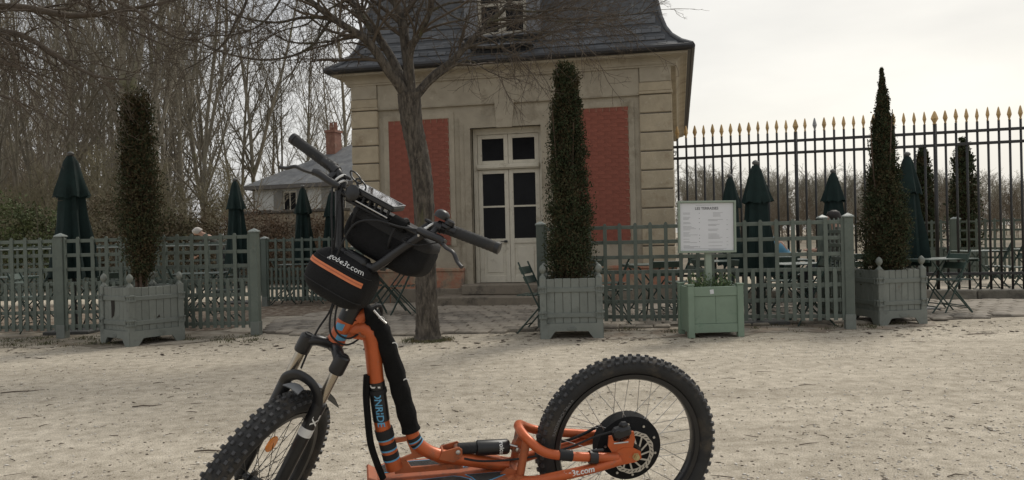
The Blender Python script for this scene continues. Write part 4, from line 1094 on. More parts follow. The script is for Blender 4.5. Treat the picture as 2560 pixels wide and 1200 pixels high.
r2 = np.random.default_rng(17); n = 900; p = np.stack([r2.uniform(-.25, .25, n), r2.uniform(-.17, .17, n), .5 + r2.random(n)**1.8*.14*(1 + .5*np.sin(np.arange(n)))], 1)
v, f = leaf_cloud(p, np.tile([0, 0, 1.], (n, 1)), .04, 5, asp=2.5, spread=.6); h_ = obj('herbs', np_mesh('herbs', v, f), mat('herb', (.075, .115, .04), .7, .4, 9, hue=.04), mp_, kind='stuff')
sg = thing('menu_board', 'white restaurant menu in sage frame on a post', 'sign', (MBp.x, MBp.y + .22, 0), R(4))
zt, zb2 = zat(1760, 502, MBp.y + .2), zat(1765, 632, MBp.y + .2); bw = .325
obj('post', MB().box((-.035, .012, .45), (.035, .062, zb2 + .1), c=.004), m_sage, sg)
PANEL = Matrix.Translation((-.018, 0, (zt + zb2)/2)) @ Matrix.Rotation(R(.6), 4, 'Y'); hh = (zt - zb2)/2
fm = MB(); fm.box((-bw, -.03, -hh), (-bw + .022, .012, hh), PANEL, c=.003); fm.box((bw - .022, -.03, -hh), (bw, .012, hh), PANEL, c=.003); fm.box((-bw + .022, -.03, hh - .022), (bw - .022, .012, hh), PANEL, c=.003); fm.box((-bw + .022, -.03, -hh), (bw - .022, .012, -hh + .022), PANEL, c=.003)
obj('frame', fm, m_sage, sg)
obj('backing', MB().box((-bw + .02, -.004, -hh + .02), (bw - .02, .011, hh - .02), PANEL), m_sage, sg)
m_paper = mat('menu_paper', (.62, .63, .65), .35, .03, 3, coat=.2)
pap = obj('menu_sheet', MB().box((-bw + .025, -.008, -hh + .025), (bw - .025, -.0045, hh - .025), PANEL), m_paper, sg)
m_ink = mat('ink', (.10, .10, .105), .7); m_inkl = mat('ink_light', (.34, .345, .36), .7)
TX = Matrix(((1,0,0,0),(0,0,-1,0),(0,1,0,0),(0,0,0,1)))
def print_on(body, x, z, size, m_, align='LEFT', bold=0):
    me = text_mesh(body, size, 0, 0, align, bold); obj('lettering', me, m_, pap, M=PANEL @ Matrix.Translation((x, -.0095, z)) @ TX)
print_on('LES TERRASSES', .0, hh - .085, .040, m_ink, 'CENTER', .0008)
# columns of small print: each line a thin printed rule
rr = random.Random(3); ln_ = MB(); lb = MB()
def rule(mb_, x0, x1, z, h): mb_.box((x0, -.0092, z), (x1, -.0085, z + h), PANEL)
rule(ln_, -.12, .10, hh - .05, .003)
z = hh - .135
while z > -hh + .075:
    k = rr.choice((1, 2, 2, 3, 4))
    for j in range(k):
        rule(ln_, -.265, -.265 + rr.uniform(.06, .19) if j else -.265 + rr.uniform(.05, .10), z, .004); z -= .0125
    rule(lb, -.088, -.080, z + .02, .006); z -= rr.uniform(.012, .022)
rule(ln_, -.265, -.09, -hh + .065, .003); rule(ln_, -.26, .22, -hh + .045, .003)
z = hh - .135
for j in range(4): rule(ln_, .07, .07 + rr.uniform(.08, .115), z - j*.0125, .004)
z -= .075
for blk in (2, 2, 2, 5, 1, 1, 5):
    for j in range(blk): rule(ln_, .015, .015 + rr.uniform(.06, .17), z, .004); z -= .0125
    rule(ln_, .22, .24, z + .02, .004); z -= .028
obj('print_lines', ln_, m_inkl, pap); obj('price_marks', lb, m_ink, pap)

# ---------------------------------------------------------------- closed parasols
m_para = mat('parasol_cloth', (.008, .020, .018), .85, .3, 6, bump=.3, bscale=20, spec=.3)
m_pole = mat('parasol_pole', (.02, .024, .022), .5, .2)
m_plate = mat('base_plate', (.09, .09, .085), .6, .3, 6)
def parasol(label, loc, H, w=.23, zb=.72, seed=0):
    t = thing('closed_parasol', label, 'parasol', loc, 0, 'closed dark green parasols'); rr = random.Random(seed)
    def cloth(prof, k=40, folds=8, ph=0):
        vs, fs_ = [], []
        for zi, (z, r0, amp) in enumerate(prof):
            for j in range(k):
                a = 2*math.pi*j/k; q = r0*(1 + amp*(.75 + .5*math.sin(2.3*a + seed))*math.cos(folds*a + ph + .35*math.sin(z*5 + seed) + .3*math.sin(a*2 + seed)) + .45*amp*math.sin(3*a + z*3.5 + seed*1.7) + .15*amp*math.sin(13*a - z*6))
                vs.append((q*math.cos(a), q*math.sin(a), z + (rr.uniform(-.02, .02) if zi == 0 else 0)))
        for i in range(len(prof) - 1):
            for j in range(k): fs_.append((i*k + j, i*k + (j+1) % k, (i+1)*k + (j+1) % k, (i+1)*k + j))
        return MB().add(vs, fs_)
    zt_ = H - .06
    sk = cloth([(zb, w, .30), (zb + .10, w*.98, .28), (zb + (zt_ - zb)*.25, w*.88, .24), (zb + (zt_ - zb)*.5, w*.70, .16), (zb + (zt_ - zb)*.68, w*.60, .13), (zb + (zt_ - zb)*.8, w*.50, .1), (zt_ - .08, w*.30, .06), (zt_, w*.14, .02)])
    obj('canopy', sk, m_para, t, smooth=True)
    ov = cloth([(zb + (zt_ - zb)*.66, w*.82, .20), (zb + (zt_ - zb)*.72, w*.76, .14), (zb + (zt_ - zb)*.82, w*.58, .10), (zt_ - .07, w*.36, .05), (zt_ + .002, w*.2, .02)], ph=.6)
    obj('top_flap', ov, m_para, t, smooth=True)
    obj('pole', MB().tube([(0, 0, .03), (0, 0, H - .02)], .026, 10), m_pole, t, smooth=True)
    obj('cap', MB().lathe([(.04, H - .045), (.045, H - .02), (.03, H), (0, H + .012)], 12), m_plate, t, smooth=True)
    b = obj('base_plate', MB().box((-.30, -.24, .0), (.30, .24, .045), c=.008), m_plate, t)
    obj('pole_socket', MB().tube([(0, 0, .045), (0, 0, .35)], .034, 10), m_pole, t)
    return t
def para(label, px, D, top, w=.23, zb=.72, seed=0):
    return parasol(label, spot(px, D), zat(px, top, D), w, zb, seed)
para('large closed dark green parasol at far left, nearest of the left terrace', 183, 10.6, 380, .245, .74, 1)
para('closed dark green parasol behind the white-capped left gate post', 592, 15.0, 446, .20, .75, 2)
para('closed dark green parasol before the white house, beside the handlebar', 760, 15.6, 463, .20, .72, 3)
para('closed dark green parasol half hidden by the left handlebar riser', 832, 15.6, 474, .20, .72, 4)
para('closed parasol against the railings, left of the pair behind the menu board', 1828, 12.4, 436, .18, .62, 5)
para('broad closed parasol just right of the menu board', 1893, 9.8, 402, .20, .60, 6)
para('closed parasol behind the right end of the front trellis', 2086, 12.2, 424, .19, .72, 7)
para('closed parasol leaning out behind the pointed yew', 2272, 10.9, 381, .20, .62, 8)

# ---------------------------------------------------------------- bistro chairs and tables
m_chair = mat('chair_metal', (.020, .045, .036), .45, .2, 8, spec=.5)
m_slat = mat('chair_slat', (.055, .085, .070), .45, .15, 8, rand=.1)
m_table = mat('table_top', (.10, .13, .115), .35, .15, 6, rand=.1)
def make_chair():
    t = thing('bistro_chair', 'x', 'chair', group='dark green bistro chairs')
    for sy in (-1, 1):
        obj('side_frame', MB().tube([(.24, sy*.20, 0), (.02, sy*.20, .44), (-.16, sy*.19, .84)], .010, 6), m_chair, t, smooth=True)
        obj('leg', MB().tube([(-.20, sy*.175, 0), (.20, sy*.175, .44)], .010, 6), m_chair, t, smooth=True)
    for k in range(7):
        x = -.19 + k*.062; obj('seat_slat', MB().box((x, -.19, .445), (x + .048, .19, .458), c=.004), m_slat, t)
    for z in (.63, .74):
        u = (.84 - z)/.40; x = -.16 + .18*u - .004; obj('back_slat', MB().box((-.008, -.195, -.045), (.008, .195, .045), Matrix.Translation((x - .012, 0, z)) @ Matrix.Rotation(-.42, 4, 'Y'), c=.004), m_slat, t)
    obj('stretcher', MB().tube([(.17, -.20, .14), (.17, .20, .14)], .007, 6), m_chair, t); obj('stretcher', MB().tube([(-.13, -.175, .09), (-.13, .175, .09)], .007, 6), m_chair, t)
    return t
def make_table(L=.70, Wd=.62, H=.72):
    t = thing('bistro_table', 'x', 'table', group='slatted bistro tables')
    n = 8; w = Wd/n
    for k in range(n): obj('top_slat', MB().box((-L/2, -Wd/2 + k*w + .004, H - .014), (L/2, -Wd/2 + (k+1)*w - .004, H), c=.003), m_table, t)
    for sx in (-1, 1): obj('top_frame', MB().box((sx*(L/2 - .01) - .01, -Wd/2, H - .04), (sx*(L/2 - .01) + .01, Wd/2, H - .015)), m_chair, t)
    for sx in (-1, 1):
        for sy in (-1, 1): obj('leg', MB().tube([(sx*L*.42, sy*Wd*.42, 0), (-sx*L*.36, sy*Wd*.40, H - .03)], .011, 6), m_chair, t, smooth=True)
    for sx in (-1, 1): obj('stretcher', MB().tube([(sx*L*.30, -Wd*.41, .10), (sx*L*.30, Wd*.41, .10)], .008, 6), m_chair, t)
    return t
ch0, tb0 = make_chair(), make_table(); _used = {'c': False, 't': False}
def put(kind, label, px, D, rz):
    src = ch0 if kind == 'c' else tb0
    o = src if not _used[kind] else copy_tree(src); _used[kind] = True
    o.location = spot(px, D); o.rotation_euler = (0, 0, R(rz)); o['label'] = label
    return o
# rz: direction the chair faces (0 = picture right, 90 = away)
put('c', 'dark green bistro chair beside the middle planter, side on', 1338, 9.45, -18)
put('c', 'bistro chair behind the trellis right of the middle planter, turned left', 1540, 9.95, 170)
put('c', 'bistro chair further back beside the tilted table by the pavilion wall', 1512, 11.3, 20)
put('t', 'slatted table before the red panel behind the right trellis', 1625, 11.0, 8)
put('c', 'bistro chair at the right end of the table behind the menu board', 1712, 11.2, 185)
put('t', 'slatted table catching the light behind the right trellis', 1985, 10.1, 14)
put('c', 'bistro chair behind the right trellis, legs showing below its pickets', 2030, 9.55, 175)
put('c', 'bistro chair behind the broad parasol right of the menu board', 1862, 10.1, 10)
put('t', 'slatted table beyond the light-catching one, right of the broad parasol', 1955, 11.5, 0)
put('c', 'bistro chair facing the railings behind the right trellis', 1950, 10.9, 80)
put('t', 'slatted table beside the right planter before the railings', 2345, 10.55, 6)
put('c', 'bistro chair standing on the cobbles right of the right planter', 2372, 10.35, 188)
put('t', 'slatted table just behind the low kerb of the railings', 2440, 13.4, 5)
put('c', 'bistro chair behind the railings at the far right table', 2500, 13.3, 150)
put('t', 'slatted table behind the scooter handlebar, left of the tree', 972, 12.0, 15)
put('c', 'bistro chair left of the tree trunk, facing the table', 1012, 11.8, 185)
put('c', 'bistro chair half hidden behind the orange frame head', 925, 12.1, 10)
put('t', 'slatted table behind the left trellis under the big parasol', 205, 11.6, 5)
put('c', 'bistro chair behind the trellis at the left picture edge', 60, 11.3, 10)
put('t', 'slatted table behind the trellis at the left picture edge', 15, 12.0, 0)
put('c', 'bistro chair between the big parasol and the left planter', 262, 11.0, 160)
put('t', 'slatted table behind the trellis right of the left yew', 500, 11.7, 10)
put('c', 'bistro chair with legs showing right of the left planter', 445, 10.7, 30)
put('c', 'bistro chair near the left gate post, behind its trellis', 560, 11.8, 185)
put('t', 'slatted table beyond the gate post, behind the rear trellis', 745, 15.0, 6)
put('c', 'bistro chair with legs showing below the rear trellis, left one', 700, 14.6, 20)
put('c', 'bistro chair below the nearer small parasol, behind the bag', 790, 14.6, 170)

put('c', 'bistro chair between the table and the red panel, behind the right trellis', 1660, 10.3, 95)
put('c', 'bistro chair directly behind the menu board post', 1770, 10.4, 15)
put('t', 'slatted table hidden behind the menu board planter', 1800, 11.6, 10)
put('c', 'bistro chair nearest the return panel, behind the right trellis', 2070, 10.6, 190)
put('c', 'bistro chair before the railings, left of the pointed yew', 2130, 11.4, 100)
put('c', 'bistro chair behind the kerb at the right picture edge', 2545, 12.9, 170)
put('t', 'slatted table behind the railings at the right picture edge', 2590, 13.6, 0)
put('c', 'bistro chair behind the trellis, left of the gate post parasol', 330, 11.9, 175)
put('c', 'bistro chair close behind the left trellis, left of the capped post', 110, 10.8, 185)
put('t', 'slatted table far back on the left terrace before the back fence', 560, 14.2, 10)
put('c', 'bistro chair far back on the left terrace before the back fence', 400, 14.0, 40)
# ---------------------------------------------------------------- iron railings on a stone kerb
FA, FB = spot(1690, 13.62), spot(2700, 11.88)
x = FB - FA; FL = x.length; x.normalize(); y = Vector((-x.y, x.x, 0))
rail = thing('iron_railing', 'tall black iron railing with gilded spear points', 'railing', M=Matrix.Translation(FA) @ Matrix((x, y, Vector((0,0,1)))).transposed().to_4x4())
m_blk = mat('black_iron', (.018, .018, .018), .5, .25, 10, bump=.2); m_gold = mat('gilt', (.54, .37, .17), .50, .2, 12, metal=.35, rand=.12); m_grey = mat('zinc', (.30, .31, .32), .5, .1)
zS = 2.955; z1r, z2r = 2.60, 2.405
bar_me = MB().tube([(0, 0, .15), (0, 0, zS - .215)], .018, 8).mesh('bar'); shade(bar_me); bar_me.materials.append(m_blk)
sp_mb = MB().lathe([(.014, -.22), (.019, -.215), (.019, -.20), (.013, -.195), (.024, -.16), (.037, -.125), (.030, -.09), (.012, -.02), (0, 0)], 4, Matrix.Rotation(.4, 4, 'Z'))
sp_me = sp_mb.mesh('spearhead'); sp_me.materials.append(m_gold); sp_g = sp_mb.mesh('spearhead'); sp_g.materials.append(m_grey)
gapb = .1465; k = 0; xx = .06; rr = random.Random(2)
while xx < FL:
    b = bpy.data.objects.new('bar', bar_me); col.objects.link(b); b.parent = rail; b.location = (xx, 0, 0)
    if k % 14 == 13: b.scale = (1.6, 1.6, 1)
    s_ = bpy.data.objects.new('spearhead', sp_g if k == 15 else sp_me); col.objects.link(s_); s_.parent = b; s_.location = (0, 0, zS + rr.uniform(-.008, .008)); s_.rotation_euler = (rr.uniform(-.02, .02), rr.uniform(-.02, .02), rr.uniform(-.3, .3))
    if k == 15: s_['label'] = 'grey ungilded spearhead'
    xx += gapb; k += 1
for z, h in ((z1r, .022), (z2r, .022), (.40, .022)): obj('rail', MB().box((-.05, -.022, z - h), (FL, .022, z + h), c=.004), m_blk, rail)
sc_ = MB(); sc_.tube([(.0 + .05*math.cos(a)*(1 - a/16), 0, z2r + .085 + .05*math.sin(a)*(1 - a/16)) for a in np.linspace(0, 9, 22)], .007, 6); obj('scroll', sc_, m_blk, rail, smooth=True)
kerb = thing('stone_kerb', 'low stone kerb under the iron railing', 'kerb', M=rail.matrix_world.copy())
kerb.matrix_world = Matrix.Translation(FA) @ Matrix((x, y, Vector((0,0,1)))).transposed().to_4x4()
m_kerb = mat('kerb_stone', (.175, .16, .13), .9, .3, 5, bump=.6, bscale=22, rand=.15, dirt=[((.08, .072, .06), .5, 4), ((.27, .255, .22), .15, 8)])
xx = .12
while xx < FL:
    w = rr.uniform(.75, 1.05); obj('kerb_stone', MB().box((xx, -.17, 0), (min(xx + w, FL) - .008, .17, .16 + rr.uniform(-.006, .006)), c=.018), m_kerb, kerb); xx += w

# ---------------------------------------------------------------- box planters of the two far yews
for (px, D, lab) in ((2310, 18.5, 'distant green box planter behind the railings, left of two'), (2410, 17, 'distant green box planter behind the railings, right of two')):
    t = thing('planter_box', lab, 'planter', spot(px, D), R(8), 'distant planters')
    for k in range(4):
        MR = Matrix.Rotation(k*math.pi/2, 4, 'Z')
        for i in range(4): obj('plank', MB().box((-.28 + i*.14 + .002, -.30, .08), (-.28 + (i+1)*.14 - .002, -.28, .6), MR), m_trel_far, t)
        obj('corner_post', MB().box((.26, -.31, 0), (.31, -.26, .66), MR), m_trel_far, t)
    obj('soil_fill', MB().box((-.27, -.27, .1), (.27, .27, .56)), m_soil, t)

# ---------------------------------------------------------------- people
m_skin = mat('skin', (.42, .25, .18), .6, .05, 20)
def skin_mesh(name, joints, edges, sub=2):
    me = bpy.data.meshes.new(name); keys = list(joints); me.from_pydata([joints[k][0] for k in keys], [(keys.index(a), keys.index(b)) for a, b in edges], []); me.update()
    o = bpy.data.objects.new(name, me); col.objects.link(o)
    o.modifiers.new('s', 'SKIN'); 
    for i, k in enumerate(keys):
        r0 = joints[k][1]; me.skin_vertices[0].data[i].radius = r0 if hasattr(r0, '__len__') else (r0, r0)
    me.skin_vertices[0].data[0].use_root = True
    m2 = o.modifiers.new('b', 'SUBSURF'); m2.levels = sub
    dg = bpy.context.evaluated_depsgraph_get(); dg.update(); out_ = bpy.data.meshes.new_from_object(o.evaluated_get(dg)); out_.name = name
    bpy.data.objects.remove(o); shade(out_); return out_
def person(label, loc, rz, pose, hair, top, legs, scale=1.):
    t = thing('person', label, 'person', loc, rz); t.scale = (scale,)*3
    J = {k: Vector(v) for k, v in pose.items()}       # x forward, y left, z up
    def mid_(a, b, f_): return tuple(J[a].lerp(J[b], f_))
    hd = (J['head'] - J['neck']).normalized()
    body = {'pel': (J['pel'], (.12, .15)), 'belly': (mid_('pel', 'chest', .5), (.10, .135)), 'chest': (J['chest'], (.11, .15)), 'neck': (J['neck'], .052), 'jaw': (tuple(J['neck'] + hd*.09), .062), 'head': (tuple(J['head']), .088), 'crown': (tuple(J['head'] + hd*.085), .06),
            'nose': (tuple(J['head'] + J['face']*.10 - hd*.015), .016)}
    ed = [('pel', 'belly'), ('belly', 'chest'), ('chest', 'neck'), ('neck', 'jaw'), ('jaw', 'head'), ('head', 'crown'), ('head', 'nose')]
    for s_ in ('l', 'r'):
        body['sh' + s_] = (J['sh' + s_], .058); body['el' + s_] = (J['el' + s_], .042); body['wr' + s_] = (J['wr' + s_], .028)
        body['hp' + s_] = (J['hp' + s_], .082); body['kn' + s_] = (J['kn' + s_], .055); body['an' + s_] = (J['an' + s_], .038); body['to' + s_] = (J['to' + s_], .034)
        ed += [('chest', 'sh' + s_), ('sh' + s_, 'el' + s_), ('el' + s_, 'wr' + s_), ('pel', 'hp' + s_), ('hp' + s_, 'kn' + s_), ('kn' + s_, 'an' + s_), ('an' + s_, 'to' + s_)]
        d = (J['wr' + s_] - J['el' + s_]).normalized(); pl = J['wr' + s_] + d*.07; body['pm' + s_] = (tuple(pl), (.034, .018)); ed.append(('wr' + s_, 'pm' + s_))
        sd_ = d.cross(Vector((0, 0, 1))); sd_ = sd_.normalized() if sd_.length > .1 else Vector((0, 1, 0))
        for q, (off, ln) in enumerate(((-.03, .06), (-.01, .078), (.01, .072), (.028, .055))): body[f'f{q}{s_}'] = (tuple(pl + sd_*off + d*ln - Vector((0, 0, .012))), .008); ed.append(('pm' + s_, f'f{q}{s_}'))
        body['th' + s_] = (tuple(J['wr' + s_] + d*.05 + sd_*.055), .009); ed.append(('wr' + s_, 'th' + s_))
    obj('body', skin_mesh('body', body, ed), m_skin, t)
    up_ = {'pel': (J['pel'], (.135, .165)), 'belly': (mid_('pel', 'chest', .5), (.125, .16)), 'chest': (J['chest'], (.135, .17)), 'nk': (mid_('chest', 'neck', 1.0), .07)}
    e2 = [('pel', 'belly'), ('belly', 'chest'), ('chest', 'nk')]
    for s_ in ('l', 'r'): up_['sh' + s_] = (J['sh' + s_], .075); up_['el' + s_] = (J['el' + s_], .058); up_['wr' + s_] = (mid_('el' + s_, 'wr' + s_, .92), .044); e2 += [('chest', 'sh' + s_), ('sh' + s_, 'el' + s_), ('el' + s_, 'wr' + s_)]
    obj('jacket', skin_mesh('jacket', up_, e2), top, t)
    lo = {'pel': (J['pel'] - Vector((0, 0, .02)), (.13, .16))}; e3 = []
    for s_ in ('l', 'r'): lo['hp' + s_] = (J['hp' + s_], .095); lo['kn' + s_] = (J['kn' + s_], .07); lo['an' + s_] = (J['an' + s_], .055); e3 += [('pel', 'hp' + s_), ('hp' + s_, 'kn' + s_), ('kn' + s_, 'an' + s_)]
    obj('trousers', skin_mesh('trousers', lo, e3), legs, t)
    hm = MB(); fr = J['face'].normalized(); lf = hd.cross(fr).normalized()
    Mh = Matrix((fr, lf, hd)).transposed().to_4x4(); Mh.translation = J['head'] + hd*.012 - fr*.020
    hm.lathe([(.078, -.07), (.092, -.03), (.096, .02), (.088, .055), (.058, .085), (0, .097)], 16, Mh @ Matrix.Diagonal((1.0, .92, 1, 1)))
    obj('hair', hm, hair, t, smooth=True)
    for s_ in ('l', 'r'):
        a = J['an' + s_]; b_ = J['to' + s_]; obj('shoe', MB().tube([a - Vector((.03, 0, .03)), (a + b_)*.5 - Vector((0, 0, .005)), b_], [(.04, .045), (.042, .048), (.03, .04)], 8), m_pole, t, smooth=True)
    return t
bend = dict(pel=(0, 0, .92), chest=(.30, 0, 1.22), neck=(.44, 0, 1.36), head=(.56, 0, 1.42), face=(.7, 0, -.7), shl=(.32, .19, 1.24), shr=(.32, -.19, 1.24), ell=(.46, .22, 1.0), elr=(.46, -.22, 1.0), wrl=(.62, .16, .86), wrr=(.62, -.16, .86), hpl=(0, .10, .88), hpr=(0, -.10, .88), knl=(.05, .11, .48), knr=(.05, -.11, .48), anl=(-.02, .11, .07), anr=(-.02, -.11, .07), tol=(.14, .12, .035), tor=(.14, -.12, .035))
sit = dict(pel=(0, 0, .54), chest=(.03, 0, .96), neck=(.05, 0, 1.12), head=(.09, 0, 1.24), face=(.95, 0, -.25), shl=(.03, .19, 1.02), shr=(.03, -.19, 1.02), ell=(.12, .23, .76), elr=(.12, -.23, .76), wrl=(.36, .14, .78), wrr=(.36, -.14, .78), hpl=(.04, .10, .53), hpr=(.04, -.10, .53), knl=(.44, .12, .52), knr=(.44, -.12, .52), anl=(.42, .12, .08), anr=(.42, -.12, .08), tol=(.56, .13, .035), tor=(.56, -.13, .035))
m_gh = mat('grey_hair', (.50, .47, .43), .8, .2, 30); m_bh = mat('dark_hair', (.018, .013, .011), .6, .2, 30)
m_coat = mat('dark_coat', (.040, .038, .030), .9, .2, 12); m_blue = mat('blue_jacket', (.13, .33, .47), .7, .12, 8); m_jean = mat('dark_trousers', (.025, .028, .035), .9)
pl_ = spot(512, 18.2)
person('grey-haired person in a dark coat bending over behind the back fence', (pl_.x + .42, pl_.y, 0), R(188), {k: Vector(v) for k, v in bend.items()}, m_gh, m_coat, m_jean)
stand_sit = {k: Vector(v) + Vector((0, 0, .04 if k in ('pel', 'chest', 'neck', 'head', 'shl', 'shr', 'ell', 'elr', 'wrl', 'wrr', 'hpl', 'hpr', 'knl', 'knr') else 0)) for k, v in sit.items()}; stand_sit['face'] = Vector((.95, .2, -.2))
p_ = spot(2100, 11.6)
person('dark-haired person sitting behind the right trellis end post', (p_.x, p_.y, 0), R(165), stand_sit, m_bh, m_coat, m_jean, 1.02)
lean_ = {k: Vector(v) for k, v in sit.items()}
for k, dx, dz in (('chest', .16, -.06), ('neck', .30, -.08), ('head', .40, -.12), ('shl', .18, -.07), ('shr', .18, -.07), ('ell', .22, -.05), ('elr', .22, -.05), ('wrl', .18, 0), ('wrr', .18, 0)): lean_[k] = lean_[k] + Vector((dx, 0, dz))
lean_['face'] = Vector((.85, 0, -.55))
p_ = spot(1972, 12.3)
person('person in a light blue jacket leaning over a table behind the trellis', (p_.x, p_.y, 0), R(165), lean_, m_bh, m_blue, m_jean)
for nm, lab, px, D, rz in (('c', 'bistro chair under the dark-haired person', 2100, 11.6, 165), ('c', 'bistro chair under the person in light blue', 1972, 12.3, 165)): put(nm, lab, px, D, rz)

# low plants and grass at the foot of the fences
def tufts(name, label, spots_, seed, h, material, n=26):
    r2 = np.random.default_rng(seed); V = []; F = []; o_ = 0
    for (x_, y_) in spots_:
        for k in range(n):
            a = r2.random()*6.28; ln = h*(.4 + .9*r2.random()); le = r2.normal(0, .5, 2)*ln; w = .004
            p = np.array([x_ + r2.normal(0, .05), y_ + r2.normal(0, .05), 0]); s = np.array([math.cos(a)*w, math.sin(a)*w, 0])
            m_ = p + np.array([le[0]*.4, le[1]*.4, ln*.6]); e = p + np.array([le[0], le[1], ln])
            V += [p - s, p + s, m_ + s*.8, m_ - s*.8, e]; F.append((o_, o_+1, o_+2, o_+3)); F.append((o_+3, o_+2, o_+4, o_+4)); o_ += 5
    f4 = np.array([q for i, q in enumerate(F) if i % 2 == 0]); f3 = np.array([q[:3] for i, q in enumerate(F) if i % 2])
    o = obj(name, np_mesh(name, np.array(V), [f4, f3]), material, kind='stuff'); o['label'] = label
m_grass = mat('grass', (.10, .10, .05), .8, .4, 4, hue=.03, dirt=((.16, .12, .06), .4, 3))
S_ = []
rr = random.Random(8)
for k in range(70): p = spot(rr.uniform(-40, 640), rr.uniform(9.2, 10.1)); S_.append((p.x, p.y))
for k in range(30): p = spot(rr.uniform(1490, 2300), rr.uniform(8.95, 9.5)); S_.append((p.x, p.y))
for k in range(34): a = rr.uniform(0, 6.28); S_.append((TB.x + .21*math.cos(a), TB.y + .19*math.sin(a)))
tufts('grass', 'short weeds along the trellis and round the tree foot', S_, 4, .03, m_grass)
# dark field beyond the railings and the wood floor
fd = blob_sheet('field', [sp2(1560, 24), sp2(2900, 21), sp2(3400, 110), sp2(1450, 170)], .006, mat('field_earth', (.155, .125, .085), .95, .35, .15, bump=.3, dirt=[((.27, .22, .14), .35, .09), ((.09, .10, .045), .35, .2)]), 21, .2); fd['label'] = 'rough brown field beyond the railings'
wf = blob_sheet('woodland_floor', [sp2(-500, 19.6), sp2(560, 20.6), sp2(900, 42), sp2(1000, 150), sp2(-700, 150)], .006, mat('wood_floor', (.10, .075, .045), .95, .4, .8, dirt=((.08, .09, .04), .4, .4)), 22, .2); wf['label'] = 'leaf-covered floor of the wood'
# ================================================================ the orange off-road scooter, leaning on its stand
SO = Vector((.40286, 3.05828, 0)); 
SMt = Matrix(((-.98128, .19023, .02999), (-.19258, -.96931, -.15282), (0, -.15574, .98780)))
FRM = SMt.to_4x4(); FRM.translation = SO
SA = Vector((-.87224, 2.75584, .32488)); SSt = Matrix(((-.24655, .84414, .47606), (-.96572, -.25518, -.04766), (.08125, -.47150, .87812)))
STW = SSt.to_4x4(); STW.translation = SA
STL = FRM.inverted() @ STW                  # steering frame (forward, left, up the steerer) inside the scooter
sco = thing('kick_scooter', 'orange off-road electric scooter with fat knobbly tyres in the foreground', 'scooter', M=FRM)
m_or = mat('orange_paint', (.49, .105, .028), .42, .12, 14, metal=.3, coat=.15, dirt=[((.27, .10, .05), .2, 9), ((.20, .14, .10), .06, 26)])
m_or_d = mat('orange_dirty', (.40, .115, .045), .5, .12, 14, metal=.2, dirt=[((.14, .075, .05), .42, 13)])
m_bk = mat('black_alloy', (.012, .012, .013), .38, .2, 20, spec=.5)
m_bkm = mat('black_matt', (.011, .011, .012), .75, .25, 18, bump=.2, bscale=120)
m_foam = mat('black_foam', (.008, .008, .008), .95, .2, 25, bump=.4, bscale=60, spec=.2)
m_rub = mat('rubber', (.020, .020, .020), .8, .3, 9, bump=.2, bscale=120, dirt=[((.060, .050, .038), .45, 7), ((.11, .095, .072), .06, 22)])
m_knob = mat('rubber_knob', (.040, .040, .042), .55, .35, 14, spec=.5, dirt=((.10, .088, .07), .12, 20))
m_tan = mat('stanchion', (.42, .37, .30), .22, .08, 10, metal=.9)
m_steel = mat('steel', (.52, .51, .49), .3, .1, 20, metal=.9); m_brass = mat('brass_nut', (.50, .41, .22), .35, .1, 20, metal=.8)
m_sky = mat('decal_blue', (.105, .33, .52), .45, .05); m_wht = mat('decal_white', (.70, .70, .68), .5, .04); m_gry = mat('grey_plastic', (.18, .185, .19), .5, .15, 10)
m_amb = mat('amber_reflector', (.72, .22, .02), .25, .1, 30, spec=.7); m_bag = mat('bag_cloth', (.0105, .0105, .011), .85, .25, 30, bump=.35, bscale=220, spec=.25)
m_grip_t = mat('grip_tape', (.035, .034, .032), .95, .4, 30, bump=.6, bscale=160, dirt=((.10, .085, .065), .35, 10))
def cr_path(P, n=6):
    P = [Vector(p) for p in P]; Q = []
    for i in range(len(P) - 1):
        a, b, c, d = P[max(i-1, 0)], P[i], P[i+1], P[min(i+2, len(P)-1)]
        for s in range(n):
            t = s/n; Q.append(.5*((2*b) + (c - a)*t + (2*a - 5*b + 4*c - d)*t*t + (3*b - a - 3*c + d)*t**3))
    Q.append(P[-1]); return Q
def pipe(name, P, r, m_, parent=sco, M=None, k=16, n=6):
    Q = cr_path(P, n); rr_ = r
    if hasattr(r, '__len__'): rr_ = list(np.interp(np.linspace(0, 1, len(Q)), np.linspace(0, 1, len(r)), r))
    return obj(name, MB().tube(Q, rr_, k), m_, parent, smooth=True, M=M)
def wrap_text(body, size, p0, d, up, nrm, r, m_, parent, shear=0, bold=0, M=None):
    me = text_mesh(body, size, 0, shear, 'CENTER', bold); d, up, nrm, p0 = Vector(d), Vector(up), Vector(nrm), Vector(p0)
    remap(me, lambda x, y, z: p0 + d*x + nrm*(r*math.cos(y/r)) + up*(r*math.sin(y/r))); return obj('lettering', me, m_, parent, M=M)
def ring_on(name, P, i0, i1, r, m_, parent):
    """sleeve round a sampled path between fractions"""
    Q = cr_path(P, 10); a, b = int(i0*(len(Q)-1)), max(int(i1*(len(Q)-1)), int(i0*(len(Q)-1)) + 1); return obj(name, MB().tube(Q[a:b+1], r, 18), m_, parent, smooth=True)
